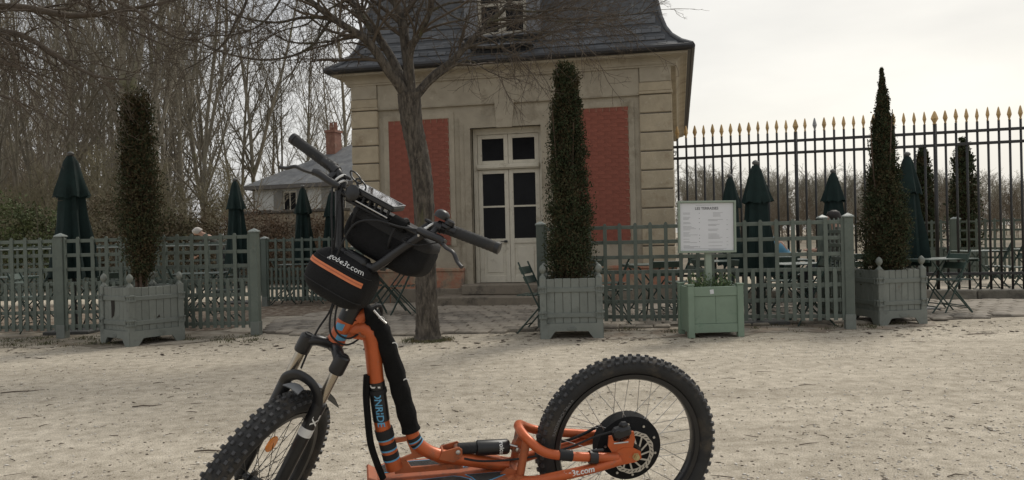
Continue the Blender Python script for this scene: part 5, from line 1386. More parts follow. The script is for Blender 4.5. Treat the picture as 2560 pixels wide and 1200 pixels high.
# ---- frame
S2F = lambda fo, le, up: STL @ Vector((fo, le, up))
frame = obj('head_tube', MB().tube([S2F(0, 0, .545), S2F(0, 0, .56), S2F(0, 0, .70), S2F(0, 0, .715)], [.034, .030, .030, .034], 20), m_or, sco, smooth=True)
obj('headset_cup', MB().tube([S2F(0, 0, .528), S2F(0, 0, .545)], .031, 20).tube([S2F(0, 0, .7155), S2F(0, 0, .735)], .030, 20), m_bk, frame, smooth=True)
HD_ = S2F(0, 0, 1) - S2F(0, 0, 0)
for (u0, u1, a0, a1) in ((.556, .580, .2, 1.5), (.588, .612, -.5, .5)):
    vs_ = [S2F(.0308*math.cos(a_), .0308*math.sin(a_), u_ + .006*(a_ - a0)) for u_ in (u0, u1) for a_ in np.linspace(a0, a1, 9)]
    obj('blue_decal', MB().add(vs_, [(i, i + 1, i + 10, i + 9) for i in range(8)]), m_sky, frame, smooth=True)
obj('black_decal', MB().tube([S2F(0, 0, .625), S2F(0, 0, .69)], .0307, 20), m_bk, frame, smooth=True)
wrap_text('t', .045, S2F(0, 0, .68), -HD_.normalized(), (HD_.cross(Vector((0, 1, 0)))).normalized()*-1, Vector((.45, .9, 0)).normalized(), .0312, m_wht, frame, .2, .001)
DTP = [(1.005, 0, .842), (.975, 0, .858), (.947, 0, .836), (.936, 0, .79), (.927, 0, .667), (.909, 0, .505), (.885, 0, .40), (.868, 0, .335)]
dt = pipe('down_tube', DTP, [.026, .031, .031, .029, .028, .028, .029, .03], m_or)
RTP = [(.985, 0, .885), (.955, 0, .905), (.925, 0, .875), (.903, 0, .83), (.864, 0, .707), (.831, 0, .573), (.803, 0, .458), (.777, 0, .413), (.727, 0, .378), (.655, 0, .357), (.456, 0, .312)]
rt = pipe('rear_tube', RTP, .024, m_or)
Q = cr_path(RTP, 6); fp = [q for q in Q if q.z > .462 and q.x < .962]
rr = random.Random(6); obj('foam_sleeve', MB().tube(fp, [.033 + .0022*math.sin(i*1.7) + rr.uniform(-.001, .001) for i in range(len(fp))], 18), m_foam, rt, smooth=True)
for z in (.885, .80, .655):   # printed white marks on the sleeve
    i = min(range(len(fp)), key=lambda k: abs(fp[k].z - z)); d = (fp[i] - fp[i-1]).normalized(); wrap_text('C', .04, fp[i], d, Vector((0, 1, 0)).cross(d), Vector((-.75, .66, 0)).normalized(), .0362, m_wht, rt)
# gusset at the head
PXZ = Matrix(((1,0,0,0),(0,0,1,0),(0,1,0,0),(0,0,0,1)))
def plate(name, poly, y0, th, m_, parent=sco): return obj(name, MB().prism(poly, th, Matrix.Translation((0, y0, 0)) @ PXZ), m_, parent)
gus = plate('gusset_plate', [(1.03, .83), (1.0, .885), (.965, .89), (.935, .86), (.93, .80), (.96, .815), (.985, .822)], -.019, .038, m_or)
obj('gusset_boss', MB().lathe([(.019, .0), (.019, .010), (.011, .011), (.0105, .006)], 16, Matrix.Translation((.965, .018, .848)) @ Matrix.Rotation(-math.pi/2, 4, 'X')), m_or_d, gus, smooth=True)
obj('boss_bolt', MB().lathe([(.0095, 0), (.0095, .006), (.004, .007), (0, .005)], 12, Matrix.Translation((.965, .019, .848)) @ Matrix.Rotation(-math.pi/2, 4, 'X')), m_bk, gus)
# bands and decals
for i, (z0, z1) in enumerate(((.455, .487), (.415, .437), (.378, .398))):
    a = Vector((.909 - (.505 - z0)*.23, 0, z0)); b = Vector((.909 - (.505 - z1)*.23, 0, z1)); d = (b - a).normalized()
    obj('black_band', MB().tube([a, b], .0302 + (.0022 if i == 0 else 0), 20), m_bkm, dt, smooth=True); obj('blue_band', MB().tube([a - d*.0065, a - d*.0005], .0303, 20), m_sky, dt, smooth=True)
for f0, f1 in ((.615, .635), (.655, .675)):
    ring_on('black_band', RTP, f0, f1, .0252, m_bkm, rt); ring_on('blue_band', RTP, f1 + .001, f1 + .011, .0253, m_sky, rt)
a, b = Vector((.9265, 0, .663)), Vector((.911, 0, .52)); d = (b - a).normalized(); nrm = Vector((.12, .99, 0)).normalized(); up = d.cross(nrm); up = up if up.x < 0 else -up
obj('black_decal', MB().tube([a, b], .0296, 20), m_bk, dt, smooth=True)
wrap_text('ONRIDE', .036, a.lerp(b, .64), d, up, nrm, .0318, m_sky, dt, .1, .0006); wrap_text('J', .038, a.lerp(b, .09), d, up, nrm, .0318, m_wht, dt, .1, .0012)
obj('strap', MB().tube([a.lerp(b, .19), a.lerp(b, .30)], .0330, 20), m_bkm, dt, smooth=True)
obj('cable_wrap', MB().tube(cr_path([(.958, .012, .69), (.962, .014, .62), (.958, .014, .53), (.950, .016, .44), (.928, .018, .36), (.91, .02, .31)], 6), [(.012, .017)]*31, 12), m_foam, dt, smooth=True)
# web plate with cut-outs between the two tubes
wp = MB(); th = .010
def q4(p, q, r, s): wp.prism([p, q, r, s], th, Matrix.Translation((0, -th/2, 0)) @ PXZ)
q4((.893, .445), (.815, .452), (.800, .438), (.890, .428)); q4((.890, .428), (.868, .422), (.842, .362), (.862, .35)); q4((.824, .434), (.800, .438), (.785, .40), (.806, .385))
q4((.842, .362), (.862, .35), (.868, .315), (.83, .315)); q4((.846, .371), (.806, .385), (.785, .40), (.765, .386)); q4((.842, .362), (.846, .371), (.765, .386), (.758, .372)); q4((.83, .315), (.842, .362), (.825, .362), (.81, .335))
q4((.81, .335), (.83, .315), (.62, .315), (.64, .335)); q4((.758, .372), (.735, .372), (.67, .335), (.70, .335)); q4((.70, .335), (.64, .335), (.60, .345), (.66, .355))
obj('web_plate', wp, m_or_d, sco)
# deck
dk = MB(); outline = [(.955, .03), (.935, .10), (.88, .135), (.50, .135), (.445, .09), (.445, -.09), (.50, -.135), (.88, -.135), (.935, -.10), (.955, -.03)]
dk.prism(outline, .130, Matrix.Translation((0, 0, .172))); deck = obj('deck', dk, m_or_d, sco)
obj('battery_box', MB().box((.47, -.115, .135), (.92, .115, .171), c=.012), m_bk, deck)
obj('toe_plate', MB().prism([(.93, .302), (.955, .302), (.966, .318), (.960, .322)], .16, Matrix.Translation((0, -.08, 0)) @ PXZ), m_or_d, deck)
for sg in (-1, 1):
    for poly in ([(.925, .035), (.885, .035), (.855, .065), (.855, .118), (.875, .122), (.915, .098)], [(.845, .045), (.66, .032), (.63, .045), (.60, .070), (.60, .12), (.835, .12)], [(.62, .03), (.475, .03), (.475, .055), (.58, .118), (.60, .055)]):
        po = [(x_, y_*sg) for x_, y_ in poly]; cx_ = sum(p[0] for p in po)/len(po); cy_ = sum(p[1] for p in po)/len(po)
        e = obj('grip_edge', MB().prism(po, .0012, Matrix.Translation((0, 0, .3025))), m_sky, deck)
        obj('grip_pad', MB().prism([(cx_ + (x_ - cx_)*.9, cy_ + (y_ - cy_)*.86) for x_, y_ in po], .002, Matrix.Translation((0, 0, .3030))), m_grip_t, deck)
# shock and its bracket
for sy in (-1, 1): plate('shock_bracket', [(.712, .368), (.70, .395), (.640, .408), (.628, .398), (.628, .372), (.66, .352)], sy*.026 - .003, .006, m_or_d)
obj('bracket_cap', MB().prism([(.714, .366), (.70, .396), (.694, .396), (.706, .362)], .044, Matrix.Translation((0, -.022, 0)) @ PXZ), m_or_d, sco)
sh_ = obj('shock_absorber', MB().tube([(.575, 0, .3885), (.57, 0, .388), (.46, 0, .3845), (.452, 0, .384)], [.021, .028, .028, .022], 20), m_bk, sco, smooth=True)
obj('shock_sleeve', MB().tube([(.64, 0, .391), (.57, 0, .3885)], .0205, 18), m_bkm, sh_, smooth=True)
obj('shock_eye', MB().tube([(.452, 0, .384), (.425, 0, .383)], .011, 12), m_or_d, sh_, smooth=True); obj('shock_eye', MB().tube([(.644, -.02, .391), (.644, .02, .391)], .012, 12), m_or_d, sh_, smooth=True)
obj('shock_rod', MB().tube([(.456, .012, .398), (.425, .02, .39)], .005, 8), m_steel, sh_)
wrap_text('roico', .026, (.492, 0, .3855), (0, 0, 0), (-1, 0, 0), (0, .8, .6), .0284, m_wht, sh_, .1, .0006) if False else None
me = text_mesh('roico', .024, 0, .1, 'CENTER', .0006)
def _ro(x_, y_, z_):       # letters run down the barrel: baseline goes round it
    a = 1.05 - x_/.0286; return Vector((.480 + y_, math.cos(a)*.0286, .3853 + math.sin(a)*.0286)) if False else Vector((.484 - y_*1.0, math.cos(-x_/.0286 + .25)*.0286, .3853 + math.sin(-x_/.0286 + .25)*.0286))
obj('lettering', remap(me, _ro), m_wht, sh_)
for xb, zb_ in ((.644, .391), (.425, .383)):
    obj('pivot_bolt', MB().lathe([(.0085, 0), (.0085, .005), (.004, .007), (0, .007)], 12, Matrix.Translation((xb, .0295, zb_)) @ Matrix.Rotation(-math.pi/2, 4, 'X')), m_steel, sh_, smooth=True)
# swing arm: hoop of tube, lower stays, struts
sw = pipe('swing_arm', [(.07, .105, .357), (.20, .11, .372), (.303, .11, .388), (.355, .105, .406), (.395, .075, .435), (.412, .03, .449), (.414, 0, .452), (.412, -.03, .449), (.395, -.075, .435), (.355, -.105, .406), (.303, -.11, .388), (.20, -.11, .372), (.07, -.105, .357)], .017, m_or)
for sy in (-1, 1):
    st_ = pipe('lower_stay', [(.425, sy*.07, .282), (.36, sy*.10, .293), (.19, sy*.11, .321), (.06, sy*.108, .347)], .018, m_or)
    if sy == 1:
        d = (Vector((.19, .11, .321)) - Vector((.36, .10, .293))).normalized(); nn_ = Vector((0, .93, .36)); wrap_text('gobe3t.com', .030, (.235, .108, .3135), d, nn_.cross(d)*-1 if (nn_.cross(d)).z < 0 else nn_.cross(d), nn_, .0188, m_wht, st_, .1, .0008)
    pipe('strut', [(.398, sy*.062, .435), (.412, sy*.058, .36), (.425, sy*.055, .275)], .0155, m_or_d)
    ring_on('black_tape', [(.303, sy*.11, .388), (.27, sy*.11, .3835), (.24, sy*.11, .378)], .2, .9, .0197, m_bkm, sw)
    if sy == 1: ring_on('clamp', [(.18, .11, .3695), (.165, .11, .3675), (.15, .11, .366)], 0, 1, .0235, m_bk, sw); obj('clamp_tail', MB().box((.125, .105, .388), (.168, .115, .397), c=.003), m_bk, sw)
obj('pivot_tube', MB().tube([(.428, -.085, .278), (.428, .085, .278)], .027, 16), m_or_d, sw, smooth=True)
for sy in (-1, 1): plate('pivot_lug', [(.50, .30), (.47, .325), (.43, .315), (.395, .28), (.42, .245), (.47, .24), (.52, .26)], sy*.05 - .004, .008, m_or_d)
plate('hoop_tab', [(.445, .372), (.437, .398), (.41, .44), (.395, .44), (.405, .36), (.425, .36)], -.016, .032, m_or_d)
dr = plate('dropout', [(-.022, .345), (-.018, .372), (.01, .388), (.05, .392), (.09, .372), (.095, .348), (.06, .325), (.0, .333)], .096, .008, m_or); plate('dropout', [(-.022, .345), (-.018, .372), (.01, .388), (.05, .392), (.09, .372), (.095, .348), (.06, .325), (.0, .333)], -.104, .008, m_or)
cm_ = plate('caliper_mount', [(.012, .386), (.004, .42), (.010, .45), (.022, .452), (.026, .425), (.055, .412), (.085, .418), (.092, .44), (.104, .438), (.106, .40), (.09, .375)], .094, .008, m_or)
obj('brake_caliper', MB().box((.018, .070, .425), (.088, .112, .470), Matrix.Translation((.053, .09, .447)) @ Matrix.Rotation(.25, 4, 'Y') @ Matrix.Translation((-.053, -.09, -.447)), c=.012).tube([(.075, .113, .45), (.075, .116, .45)], .014, 12).box((.03, .076, .462), (.062, .104, .485), c=.008), m_bk, cm_)
obj('adjuster', MB().tube([(.03, .10, .412), (.085, .10, .410)], .004, 8).lathe([(.007, 0), (.007, .006), (0, .006)], 8, Matrix.Translation((.088, .095, .411)) @ Matrix.Rotation(-math.pi/2, 4, 'X')), m_steel, cm_)
# ---- wheels
def wheel(name, M, parent, hub_r, hub_w, motor):
    """built in the XZ plane about Y"""
    RX = Matrix.Rotation(math.pi/2, 4, 'X'); w = obj(name, MB().lathe([(.262, -.016), (.268, -.024), (.284, -.026), (.284, .026), (.268, .024), (.262, .016)], 72, RX, closed=True), m_bk, parent, smooth=True, M=M)
    pr = []
    for i in range(15):
        a = R(-153) + R(306)*i/14; pr.append((.313 + .0335*math.cos(a), .0385*math.sin(a)*(1 if abs(math.sin(a)) < .99 else 1)))
    ty = obj('tyre', MB().lathe(pr[::-1], 96, RX, closed=True), m_rub, w, smooth=True)
    kb = MB(); n = 66
    for i in range(n):
        for k, (y, ln, wd, h) in enumerate(((.0300, .016, .012, .3355), (.0105, .015, .0125, .345), (-.0105, .015, .0125, .345), (-.0300, .016, .012, .3355))):
            a = 2*math.pi*(i + (.5 if (k in (1, 3)) else 0) + (.22 if k in (0, 2) else 0))/n
            tilt = {0: .78, 1: .22, 2: -.22, 3: -.78}[k]; yy = y
            Mk = Matrix.Rotation(-a, 4, 'Y') @ Matrix.Translation((0, yy, h - .003)) @ Matrix.Rotation(-tilt, 4, 'X')
            hh_ = .0105; kb.add([(-ln/2, -wd/2, 0), (ln/2, -wd/2, 0), (ln/2, wd/2, 0), (-ln/2, wd/2, 0), (-ln*.40, -wd*.38, hh_), (ln*.40, -wd*.38, hh_), (ln*.40, wd*.38, hh_), (-ln*.40, wd*.38, hh_)], [(4,5,6,7),(0,1,5,4),(1,2,6,5),(2,3,7,6),(3,0,4,7)], Mk)
    obj('tread', kb, m_knob, ty, kind='stuff')
    # spokes
    sp_ = MB(); ns = 36
    for i in range(ns):
        sgn = 1 if i % 2 else -1; a = 2*math.pi*i/ns; lead = (.42 if (i//2) % 2 else -.42)*(1 if not motor else .55)
        p = Vector((hub_r*math.cos(a + lead), sgn*hub_w, hub_r*math.sin(a + lead))); q = Vector((.266*math.cos(a), sgn*.006, .266*math.sin(a))); sp_.tube([p, q], .0013 if motor else .0012, 5, caps=False)
    obj('spokes', sp_, m_steel if motor else m_bk, w, kind='stuff')
    return w
rw = wheel('rear_wheel', Matrix.Translation((0, 0, .355)), sco, .119, .024, True)
RX = Matrix.Rotation(math.pi/2, 4, 'X'); RXn = Matrix.Rotation(-math.pi/2, 4, 'X')
hm = obj('hub_motor', MB().lathe([(.0, -.055), (.05, -.055), (.09, -.045), (.110, -.034), (.124, -.030), (.125, .028), (.113, .030), (.108, .040), (.088, .046), (.05, .060), (0, .060)], 64, RX), m_bag, rw, smooth=True)
for i in range(10):
    a = 2*math.pi*i/10 + .2; obj('hub_bolt', MB().lathe([(.0048, 0), (.0048, .004), (0, .0045)], 8, Matrix.Translation((.100*math.cos(a), .0425, .100*math.sin(a))) @ RXn), m_steel, hm)
bd = MB()
for i in range(48):
    a0, a1 = 2*math.pi*i/48, 2*math.pi*(i+1)/48; ro = .0815 + .0017*math.sin(i*math.pi/2); ro1 = .0815 + .0017*math.sin((i+1)*math.pi/2)
    bd.add([(.0655*math.cos(a0), .068, .0655*math.sin(a0)), (ro*math.cos(a0), .068, ro*math.sin(a0)), (ro1*math.cos(a1), .068, ro1*math.sin(a1)), (.0655*math.cos(a1), .068, .0655*math.sin(a1)),
            (.0655*math.cos(a0), .0705, .0655*math.sin(a0)), (ro*math.cos(a0), .0705, ro*math.sin(a0)), (ro1*math.cos(a1), .0705, ro1*math.sin(a1)), (.0655*math.cos(a1), .0705, .0655*math.sin(a1))], [(0,1,2,3),(7,6,5,4),(1,5,6,2),(0,3,7,4)])
for i in range(12):
    a = 2*math.pi*i/12; p = Vector((.027*math.cos(a + .55), .0692, .027*math.sin(a + .55))); q = Vector((.068*math.cos(a), .0692, .068*math.sin(a))); d = (q - p).normalized(); s_ = Vector((d.z, 0, -d.x))*.0032
    bd.add([p - s_ - Vector((0, .001, 0)), q - s_ - Vector((0, .001, 0)), q + s_ - Vector((0, .001, 0)), p + s_ - Vector((0, .001, 0)), p - s_ + Vector((0, .001, 0)), q - s_ + Vector((0, .001, 0)), q + s_ + Vector((0, .001, 0)), p + s_ + Vector((0, .001, 0))], [(0,1,2,3),(7,6,5,4),(0,4,5,1),(2,6,7,3)])
rotor = obj('brake_disc', bd, m_steel, rw)
obj('disc_carrier', MB().lathe([(.022, .060), (.034, .060), (.034, .071), (.022, .071)], 24, RXn, closed=True), m_bk, rotor)
sl = MB()
for i in range(30):
    a = 2*math.pi*i/30; c = Vector((.0735*math.cos(a), .0706, .0735*math.sin(a))); d = Vector((math.cos(a + .9), 0, math.sin(a + .9))); s_ = Vector((d.z, 0, -d.x))*.0016
    sl.add([c - d*.006 - s_, c + d*.006 - s_, c + d*.006 + s_, c - d*.006 + s_], [(0,1,2,3)], Matrix.Translation((0, .0003, 0)))
obj('disc_slots', sl, m_bk, rotor, kind='stuff')
ax = obj('axle_nut', MB().lathe([(.014, 0), (.014, .003), (.0115, .0035), (.0115, .014), (.007, .0145), (.007, .020), (0, .021)], 6, Matrix.Translation((0, .104, .355)) @ RXn), m_brass, sco); obj('axle_nut', MB().lathe([(.0115, 0), (.0115, .012), (.007, .0125), (.007, .018), (0, .019)], 6, Matrix.Translation((0, -.104, .355)) @ RX), m_brass, sco)
# tyre lettering on the left sidewall, upper left quarter
tw = [c for c in rw.children if c.name.startswith('tyre')][0]
me = text_mesh('RAZORBACK 26x3.0', .017, 0, 0, 'CENTER', .0003)
def _tl(x_, y_, z_):
    r0 = .301 + y_; a = R(152) - x_/.301; s_ = math.sin(math.acos(max(-1, min(1, (r0 - .313)/.0335))))
    return Vector((-(r0)*math.cos(a)*-1*-1 if False else r0*math.cos(R(180) - a), .0385*s_ + .0008, r0*math.sin(a)))
obj('lettering', remap(me, _tl), m_gry, tw)
# ---- steering assembly, in its own turned frame
EO = .057
def spart(name, mb_, m_, parent=None, smooth=True):
    o = obj(name, mb_, m_, parent or sco, smooth=smooth)
    o.matrix_local = STL if parent is None else Matrix.Identity(4); return o
fw_ = wheel('front_wheel', STL @ Matrix.Translation((EO, 0, 0)), sco, .032, .028, False)
obj('hub', MB().lathe([(0, -.055), (.014, -.055), (.014, -.032), (.032, -.030), (.032, -.026), (.019, -.022), (.019, .022), (.034, .026), (.034, .030), (.014, .032), (.014, .055), (0, .055)], 24, RX), m_bk, fw_, smooth=True)
a = R(98); c_ = Vector((.165*math.cos(a), .004, .165*math.sin(a)))
obj('reflector', MB().lathe([(0, -.004), (.027, -.004), (.029, -.002), (.029, .002), (.027, .004), (0, .004)], 20, Matrix.Translation((.062, .01, .172)) @ Matrix.Rotation(.25, 4, 'Y') @ RX), m_amb, fw_, smooth=True)
# fork crown: arch joining the two clamp tops
fork = spart('fork_crown', MB().tube(cr_path([(EO, -.0726, .505), (EO*.85, -.048, .527), (.012, -.012, .530), (.012, .012, .530), (EO*.85, .048, .527), (EO, .0726, .505)], 5), [(.019, .024)]*26, 14), m_bk)
obj('steerer', MB().tube([(0, 0, .51), (0, 0, .76)], .0145, 14), m_bk, fork, smooth=True)
for s_ in (-1, 1):
    y = s_*.0726
    cl = obj('crown_clamp', MB().tube([(EO, y, .468), (EO, y, .475), (EO, y, .528), (EO, y, .533)], [.0235, .0265, .0265, .022], 20), m_bk, fork, smooth=True)
    obj('top_cap', MB().lathe([(.017, .533), (.017, .538), (.011, .5385), (.010, .536), (0, .536)], 18, Matrix.Translation((EO, y, 0))), m_bkm, fork, smooth=True)
    obj('stanchion', MB().tube([(EO, y, .30), (EO, y, .47)], .0165, 18), m_tan, fork, smooth=True)
    lw = obj('fork_lower', MB().tube([(EO, y, -.015), (EO, y, .06), (EO, y, .30), (EO, y, .352), (EO, y, .356)], [.019, .022, .0235, .0245, .020], 20), m_bk, fork, smooth=True)
    obj('wiper_seal', MB().tube([(EO, y, .356), (EO, y, .361)], .0195, 18), m_gry, fork, smooth=True)
    obj('fork_dropout', MB().box((EO - .016, y - .008, -.03), (EO + .016, y + .008, .012), c=.006), m_bk, fork)
    obj('white_decal', MB().tube([(EO, y, .232), (EO, y, .262)], .0239, 20), m_wht, fork, smooth=True)
    for k, (tx, u_, sz, m_) in enumerate((('XL', .300, .034, m_wht),)):
        me = text_mesh(tx, sz, 0, 0, 'CENTER', .001); nv = Vector((.55, .835, 0)).normalized(); t_ = Vector((0, 0, 1)); u2 = nv.cross(t_)
        obj('lettering', remap(me, lambda x_, y_, z_: Vector((EO, y, u_)) + t_*x_ + nv*(.0244*math.cos(y_/.0244)) + u2*(.0244*math.sin(y_/.0244))), m_, fork)
arch = obj('fork_arch', MB().tube(cr_path([(EO + .004, -.0726, .335), (EO + .022, -.066, .375), (EO + .034, -.035, .405), (EO + .036, 0, .412), (EO + .034, .035, .405), (EO + .022, .066, .375), (EO + .004, .0726, .335)], 5), [(.012, .020)]*31, 12), m_bk, fork, smooth=True)
obj('mudguard', MB().add([(EO + .03 - .06*i, s*.032*(1 + .25*i), .395 - .006*i*i + (.006 if s == 0 else 0)) for i in range(5) for s in (-1, 0, 1)], [(i*3 + j, i*3 + j + 1, i*3 + j + 4, i*3 + j + 3) for i in range(4) for j in range(2)] ).add([(EO + .03 - .06*i, s*.032*(1 + .25*i), .392 - .006*i*i + (.006 if s == 0 else 0)) for i in range(5) for s in (-1, 0, 1)], [(i*3 + j + 3, i*3 + j + 4, i*3 + j + 1, i*3 + j) for i in range(4) for j in range(2)]), m_gry, fork, smooth=True)
obj('mudguard', MB().add([(EO + .05 + .026*i, s*.020*(1 + .3*i), .385 - .002*i*i + (.004 if s == 0 else 0)) for i in range(3) for s in (-1, 0, 1)], [(i*3 + j, i*3 + j + 1, i*3 + j + 4, i*3 + j + 3) for i in range(2) for j in range(2)] ).add([(EO + .05 + .026*i, s*.020*(1 + .3*i), .382 - .002*i*i + (.004 if s == 0 else 0)) for i in range(3) for s in (-1, 0, 1)], [(i*3 + j + 3, i*3 + j + 4, i*3 + j + 1, i*3 + j) for i in range(2) for j in range(2)]), m_gry, fork, smooth=True)
# stem and tall cross-braced bar
FB_ = .154
stem = spart('stem', MB().tube([(0, 0, .735), (0, 0, .80)], .021, 16).tube(cr_path([(0, 0, .775), (.07, 0, .815), (.135, 0, .85)], 4), [(.020, .022)]*9, 14).box((FB_ - .03, -.045, .832), (FB_ + .024, .045, .872), c=.01), m_bk)
obj('stem_bolt', MB().lathe([(.016, 0), (.016, .010), (.008, .014), (0, .014)], 14, Matrix.Translation((0, 0, .80))), m_steel, stem, smooth=True)
bar = spart('handlebar', MB().tube(cr_path([(FB_, s_, u_) for s_, u_ in ((-.262, 1.0845), (-.215, 1.078), (-.185, 1.065), (-.160, 1.02), (-.115, .94), (-.075, .868), (-.05, .853), (.05, .853), (.075, .868), (.115, .94), (.160, 1.02), (.185, 1.065), (.215, 1.078), (.262, 1.0845))], 6), [.0145]*79, 16), m_bk)
obj('cross_bar', MB().tube([(FB_, -.160, 1.022), (FB_, .160, 1.022)], .0105, 14), m_bk, bar, smooth=True)
obj('bar_pad', MB().tube([(FB_, .055, 1.022), (FB_, .105, 1.022)], .021, 14), m_foam, bar, smooth=True)
for s_ in (-1, 1):
    G0, G1 = Vector((FB_ - .004, s_*.225, 1.079)), Vector((FB_ - .010, s_*.405, 1.101)); n = 26
    gr = obj('grip', MB().tube([G0.lerp(G1, i/n) for i in range(n + 1)], [.0175 + (.0011 if i % 2 else 0) for i in range(n + 1)], 18), m_rub, bar, smooth=True)
    d = (G1 - G0).normalized(); obj('grip_collar', MB().tube([G1 - d*.012, G1 + d*.002, G1 + d*.004], [.0195, .0195, .015], 18), m_bk, gr, smooth=True); obj('grip_collar', MB().tube([G0 - d*.010, G0 + d*.002], .0198, 18), m_bk, gr, smooth=True)
    # lever clamp, body, blade
    L0 = Vector((FB_, s_*.205, 1.074))
    lv = obj('brake_lever', MB().tube(cr_path([(FB_ + .022, s_*.155, 1.036), (FB_ + .028, s_*.19, 1.038), (FB_ + .034, s_*.232, 1.043), (FB_ + .036, s_*.255, 1.040)], 4), [(.011, .013), (.013, .015), (.013, .017)] + [(.013, .017)]*7 + [(.012, .015)]*3, 12).tube([(FB_, s_*.200, 1.074), (FB_ + .028, s_*.20, 1.045)], .011, 10), m_bk, bar, smooth=True)
    obj('lever_blade', MB().tube(cr_path([(FB_ + .036, s_*.248, 1.038), (FB_ + .058, s_*.275, 1.032), (FB_ + .066, s_*.305, 1.030), (FB_ + .068, s_*.330, 1.012), (FB_ + .072, s_*.352, 1.004)], 5), [(.006, .009)]*18 + [(.0065, .008)]*3, 10), m_bk, lv, smooth=True)
    obj('lever_collar', MB().tube([L0 - d*.008, L0 + d*.010], .0195, 16), m_bk, bar, smooth=True)
    for q in ((.166, 1.038), (.176, 1.053)): obj('white_cord_ring', MB().tube([(FB_ + .0250*math.cos(t), s_*q[0] + .008*math.sin(t), q[1] + .0250*math.sin(t)*.9) for t in np.linspace(0, 6.283, 25)[:-1]], .0040, 8, closed=True), m_wht, bar, smooth=True)
    obj('cord_clamp', MB().tube([(FB_, s_*.163, 1.031), (FB_, s_*.181, 1.060)], .0215, 16).box((FB_ - .012, s_*.172 - .02, 1.068), (FB_ + .012, s_*.172 + .026, 1.078), c=.003), m_bkm, bar, smooth=True)
bell = obj('bell', MB().lathe([(0, 0), (.024, .002), (.025, .012), (.022, .022), (.012, .029), (0, .030)], 22, Matrix.Translation((FB_ + .004, .197, 1.098))), m_bk, bar, smooth=True)
obj('thumb_switch', MB().lathe([(.015, 0), (.016, .012), (.011, .017), (0, .017)], 16, Matrix.Translation((FB_ + .010, .232, 1.094))).box((FB_ - .012, .212, 1.076), (FB_ + .022, .242, 1.096), c=.006), m_bk, bar, smooth=True)
# phone-like display on its cradle, lamp, hook
TM = Matrix.Translation((FB_ - .012, -.030, 1.060)) @ Matrix.Rotation(R(10), 4, 'Y')
dsp = obj('display', MB().box((-.042, -.080, -.010), (.042, .080, .010), TM, c=.005), m_bk, bar)
obj('screen', MB().box((-.037, -.074, .0102), (.037, .074, .0112), TM), mat('screen_glass', (.80, .80, .82), .04, .03, 4, metal=1.0), dsp)
obj('bezel', MB().box((-.0415, -.0795, .0098), (.0415, -.0745, .0116), TM).box((-.0415, .0745, .0098), (.0415, .0795, .0116), TM).box((-.0415, -.0745, .0098), (-.0375, .0745, .0116), TM).box((.0375, -.0745, .0098), (.0415, .0745, .0116), TM), m_gry, dsp)
cdl = MB()
for yy in np.linspace(-.055, .065, 6): cdl.box((.034, yy, -.04), (.044, yy + .006, -.008), TM)
cdl.box((.032, -.07, -.044), (.046, .08, -.038), TM); obj('cradle', cdl, m_bkm, dsp); obj('cradle_trim', MB().tube([TM @ Vector((.047, -.05, -.030)), TM @ Vector((.047, .075, -.030))], .0025, 8), m_steel, dsp)
obj('lamp', MB().tube([(FB_ - .02, -.098, 1.046), (FB_ - .008, -.098, 1.044), (FB_ + .034, -.100, 1.040), (FB_ + .038, -.100, 1.040)], [.018, .024, .026, .020], 18).tube([(FB_, -.122, 1.022), (FB_, -.09, 1.022)], .020, 14), m_bk, bar, smooth=True)
hk = [(FB_ - .0, -.105 + .011*math.cos(t) - .045*(math.sin(t) > 0)*0, 1.095 + .035*math.sin(t)) for t in np.linspace(0, 6.283, 25)[:-1]]
obj('hook_loop', MB().tube([(FB_ + .01, -.125 - .026*math.sin(t) + .004*math.cos(t), 1.088 + .009*math.sin(t) + .009*math.cos(t)) for t in np.linspace(0, 6.283, 29)[:-1]], .0028, 8, closed=True).tube([(FB_ + .01, -.098 - .022*math.sin(t) + .004*math.cos(t), 1.076 + .008*math.sin(t) + .009*math.cos(t)) for t in np.linspace(0, 6.283, 25)[:-1]], .003, 8, closed=True), m_bk, bar, smooth=True)
# cables
for k, P in enumerate((
    [(FB_ + .02, .150, 1.034), (FB_ + .03, .09, 1.015), (FB_ + .04, .02, 1.0), (FB_ + .05, -.035, .96), (FB_ + .05, -.045, .88), (FB_ + .03, -.04, .80), (.06, -.035, .70)],
    [(FB_ + .02, -.150, 1.036), (FB_ + .045, -.125, .99), (FB_ + .05, -.095, .93), (FB_ + .04, -.07, .86), (FB_ + .01, -.055, .78), (.06, -.04, .68)],
    [(FB_ + .02, -.19, 1.05), (FB_ + .05, -.135, .97), (FB_ + .055, -.085, .89), (FB_ + .03, -.05, .80), (.05, -.05, .66), (.055, -.055, .55), (EO, -.045, .42)],
    [(.075, -.03, .72), (.085, -.01, .65), (.07, .015, .595), (.03, .05, .585), (-.02, .06, .62), (-.05, .055, .68)],
    [(.07, -.04, .70), (.078, -.025, .63), (.065, .005, .572), (.025, .05, .56), (-.03, .065, .60), (-.06, .06, .67), (-.05, .05, .72)],
    [(-.02, .05, .70), (-.06, .06, .715), (-.10, .065, .68), (-.115, .068, .60), (-.105, .07, .54)],
    [(FB_ - .01, .155, 1.02), (FB_ + .02, .12, .985), (FB_ + .025, .17, .99), (FB_ + .02, .23, 1.03)],
    )):
    obj('cable', MB().tube(cr_path(P, 7), .0035 if k < 5 else (.0075 if k == 5 else .002), 8), m_bkm, bar, smooth=True)
obj('cable', MB().tube(cr_path([(.10, .112, .46), (.16, .10, .44), (.25, .085, .40), (.36, .07, .372), (.46, .05, .355), (.56, .035, .352), (.62, .02, .36)], 6), .004, 8), m_bkm, sco, smooth=True)
